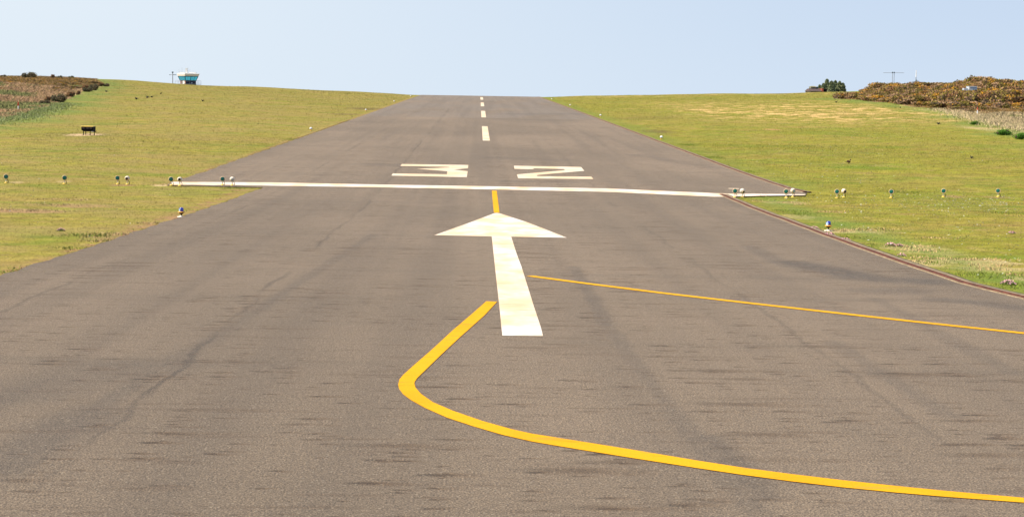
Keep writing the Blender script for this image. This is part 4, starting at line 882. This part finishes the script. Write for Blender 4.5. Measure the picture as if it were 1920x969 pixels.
# ------------------------------------------------------------ white cabin in the gorse
M['cabinwhite'] = mat_plain('weathered_white_panel', (0.46, 0.50, 0.53), 0.6, 0.3, 0, 0.12, 3, (0.3, 0.33, 0.34))
def hut():
    Y = HUT[1]; a = at(1817.3, 162, Y); b = at(1831.8, 171, Y); gz = float(ground(a[0], Y)); t = empty('equipment_cabin', ((a[0]+b[0])/2, Y, gz)); w2 = (b[0]-a[0])/2; top = a[2]-gz
    obj('cabin_body', box(BM(), -w2, w2, 0, 1.3, -0.1, top-0.05, bev=0.015), M['cabinwhite'], t)
    obj('roof', box(BM(), -w2-.03, w2+.03, -.03, 1.33, top-0.045, top, (0.97, 0.97)), M['cabinwhite'], t)
    obj('window', box(BM(), -w2+.18, w2-.12, -0.012, 0.01, top-0.24, top-0.10), M['bluegrey'], t)
    obj('vent_panel', box(BM(), -0.05, w2-.04, -0.014, 0.01, top-0.5, top-0.30), M['bluegrey'], t)
    l = at(1807.8, 165.6, Y); x = l[0]-(a[0]+b[0])/2
    obj('side_box', box(BM(), x, -w2-.12, 0.05, 0.9, -0.1, l[2]-gz, (0.94, 0.94), 0.01), M['cabinwhite'], t)
    tag(t, 'small white and blue grey cabin half sunk in the right gorse', 'cabin')
hut()

# ------------------------------------------------------------ low building and tree clump on the skyline
def building():
    Y = 415; s = Y/F; b = at(1519, 170, Y); gz = float(ground(b[0], Y)); t = empty('low_building', (b[0], Y, gz)); X = lambda x: (x-1519)*s; Z = lambda y: at(1519, y-.016*0, Y)[2]-gz
    dz = lambda x, y: at(x, y, Y)[2]-gz
    zr0, zr1 = dz(1525, 171.2), dz(1525, 166.3)
    obj('wall', box(BM(), X(1520.5), X(1541), 0.3, 7, -0.3, zr0), M['olivewall'], t)
    obj('roof', box(BM(), X(1519), X(1541.5), 0, 7.3, zr0+0.003, zr1, (0.86, 0.3)), M['roofbrown'], t)
    obj('end_wall', box(BM(), X(1541.6), X(1545), 0.1, 6, -0.3, dz(1543, 166), (0.8, 0.9)), M['redend'], t)
    obj('lean_to', box(BM(), X(1545.05), X(1551.5), 0.3, 5, -0.3, dz(1548, 167), (0.97, 0.9)), M['black'], t)
    obj('upper_storey', box(BM(), X(1524.3), X(1535), 2.6, 5.2, zr1-0.35, dz(1530, 163), (0.97, 0.97)), M['olivewall'], t); obj('upper_band', box(BM(), X(1524.1), X(1535.1), 2.5, 5.3, zr1-0.3, zr1+0.14), M['darkframe'], t)
    obj('upper_roof', box(BM(), X(1523.9), X(1535.4), 2.4, 5.4, dz(1530, 163)+.003, dz(1530, 161.3), (0.5, 0.2)), M['olivewall'], t)
    for a0, a1 in ((1535.6, 1536.8), (1537.6, 1539)): obj('chimney', box(BM(), X(a0), X(a1), 3, 3.6, zr1-0.6, dz(a0, 162.8)), M['darkframe'], t)
    tag(t, 'low brown roofed building with red end wall on the right skyline', 'building')
building()
def conifer(xp, yt, wpx, Y, label, seed):
    s = Y/F; p = at(xp, yt, Y); gz = float(ground(p[0], Y)); H = p[2]-gz; W = wpx*s/2; t = empty('conifer_tree', (p[0], Y, gz)); g = np.random.default_rng(seed)
    bm = BM(); tube(bm, (0, 0, -0.1), (0, 0, H*0.8), 0.16, 0.04, 8)
    for k in range(10):
        a = k*2.4; z_ = H*(0.2+0.055*k); tube(bm, (0, 0, z_), (math.cos(a)*W*.7, math.sin(a)*W*.7, z_+.25), 0.05, 0.015, 5)
    obj('trunk', bm, M['bark'], t)
    W *= 2.1; n = 5200; u = g.random(n)**0.75; z_ = H*(0.12+0.88*u); a = g.uniform(0, 2*np.pi, n); k = (1-u)**0.5*(0.75+0.25*np.sin(a*5+z_*4)+0.12*np.sin(z_*9)); r = W*1.1*k*np.sqrt(g.uniform(0.25, 1, n))
    c = np.stack([r*np.cos(a), r*np.sin(a), z_+0.15*g.normal(size=n)*(1-u)], -1); sz = 0.24*g.uniform(.5, 1.3, n); q = g.normal(size=(n, 3)); q /= np.linalg.norm(q, axis=1)[:, None]; v = np.cross(q, g.normal(size=(n, 3))); v /= np.linalg.norm(v, axis=1)[:, None]; v[:, 2] = np.abs(v[:, 2])+.3
    tri = np.stack([c-q*sz[:, None]*.45, c+q*sz[:, None]*.45, c+v*sz[:, None]], 1)
    tt = np.array([[0.15, 0.19, 0.085], [0.09, 0.13, 0.07], [0.24, 0.26, 0.13], [0.30, 0.28, 0.15]])[g.choice(4, n, p=[.35, .3, .25, .1])]*g.uniform(.75, 1.25, n)[:, None]
    link('crown', mesh_np('crown', tri.reshape(-1, 3), np.arange(3*n).reshape(-1, 3), np.repeat(tt, 3, 0)), M['foliage'], t)
    tag(t, label, 'tree', 'small conifers on the right skyline')
for a in ((1537, 160.5, 8, 436, 'smallest grey green conifer right behind the low building', 1), (1544, 157.5, 9, 434, 'low conifer between the smallest and the tallest on the skyline', 2), (1550.8, 149.5, 11, 437, 'tallest pointed conifer of the skyline clump', 3), (1559, 153, 12, 433, 'broad conifer at the centre of the skyline clump', 4), (1566.5, 152.3, 12, 436, 'broad bushy conifer right of the centre of the skyline clump', 5),
          (1574.5, 153.6, 11, 434, 'conifer second from the right in the skyline clump', 6), (1580.5, 157, 10, 436, 'rightmost low conifer of the skyline clump', 7)): conifer(*a)

# ------------------------------------------------------------ birds
def bird_mesh(m, name):
    bm = BM()
    def ell(c, s, rx=0): bmesh.ops.create_uvsphere(bm, u_segments=12, v_segments=8, radius=1, matrix=Matrix.Translation(c) @ Matrix.Rotation(rx, 4, 'Y') @ Matrix.Diagonal((*s, 1)))
    ell((0, 0, 0.15), (0.15, 0.07, 0.075), 0.35); ell((0.13, 0, 0.24), (0.05, 0.042, 0.045)); ell((-0.17, 0, 0.11), (0.10, 0.035, 0.018), 0.25)
    lathe(bm, [(0.016, 0), (0.003, 0.07)], 8, Matrix.Translation((0.165, 0, 0.235)) @ Matrix.Rotation(math.radians(100), 4, 'Y'))
    for y in (-0.03, 0.03): tube(bm, (0.0, y, 0), (0.0, y, 0.10), 0.008)
    me = bpy.data.meshes.new(name); bm.to_mesh(me); bm.free(); me.materials.append(m); me.polygons.foreach_set('use_smooth', [True]*len(me.polygons)); return me
B1, B2 = bird_mesh(M['feather'], 'bird'), bird_mesh(M['brownfeather'], 'brown_bird')
for x, y, me, rz, s, lab in ((255.7, 187.6, B1, 2.6, 1, 'leftmost black bird of the row on the far left field'), (276.5, 185, B1, 2.9, 1, 'black bird just left of its neighbour on the far left field'), (284.7, 184, B1, 0.4, .85, 'black bird just right of its neighbour on the far left field'), (301.8, 177.5, B1, 1.2, .85, 'grey black bird farthest right of the row on the left field'),
        (199.5, 173.6, B1, 2.9, .9, 'lone black bird below the left heath end'), (380.2, 191, B1, 3.0, .8, 'lone dark bird on the left field right of the others'), (1568, 193.4, B1, 0.3, .8, 'small dark bird below the end of the right gorse'), (1688, 203.6, B1, 1.0, .7, 'small dark bird on grass below the right gorse'), (1760, 234.6, B1, 2.9, .8, 'dark bird on the right field near pale straw patches'),
        (1591, 307.6, B2, 0.5, .75, 'brown bird standing alert on the right turf above the lamps'), (1822, 298, B1, 2.4, .5, 'small black bird on the right turf above the lamps')):
    h = hit(x, y, ground); o = bpy.data.objects.new('bird', me); COL.objects.link(o); o.location = h; o.rotation_euler = (0, 0, rz); o.scale = (s, s, s); tag(o, lab, 'bird')
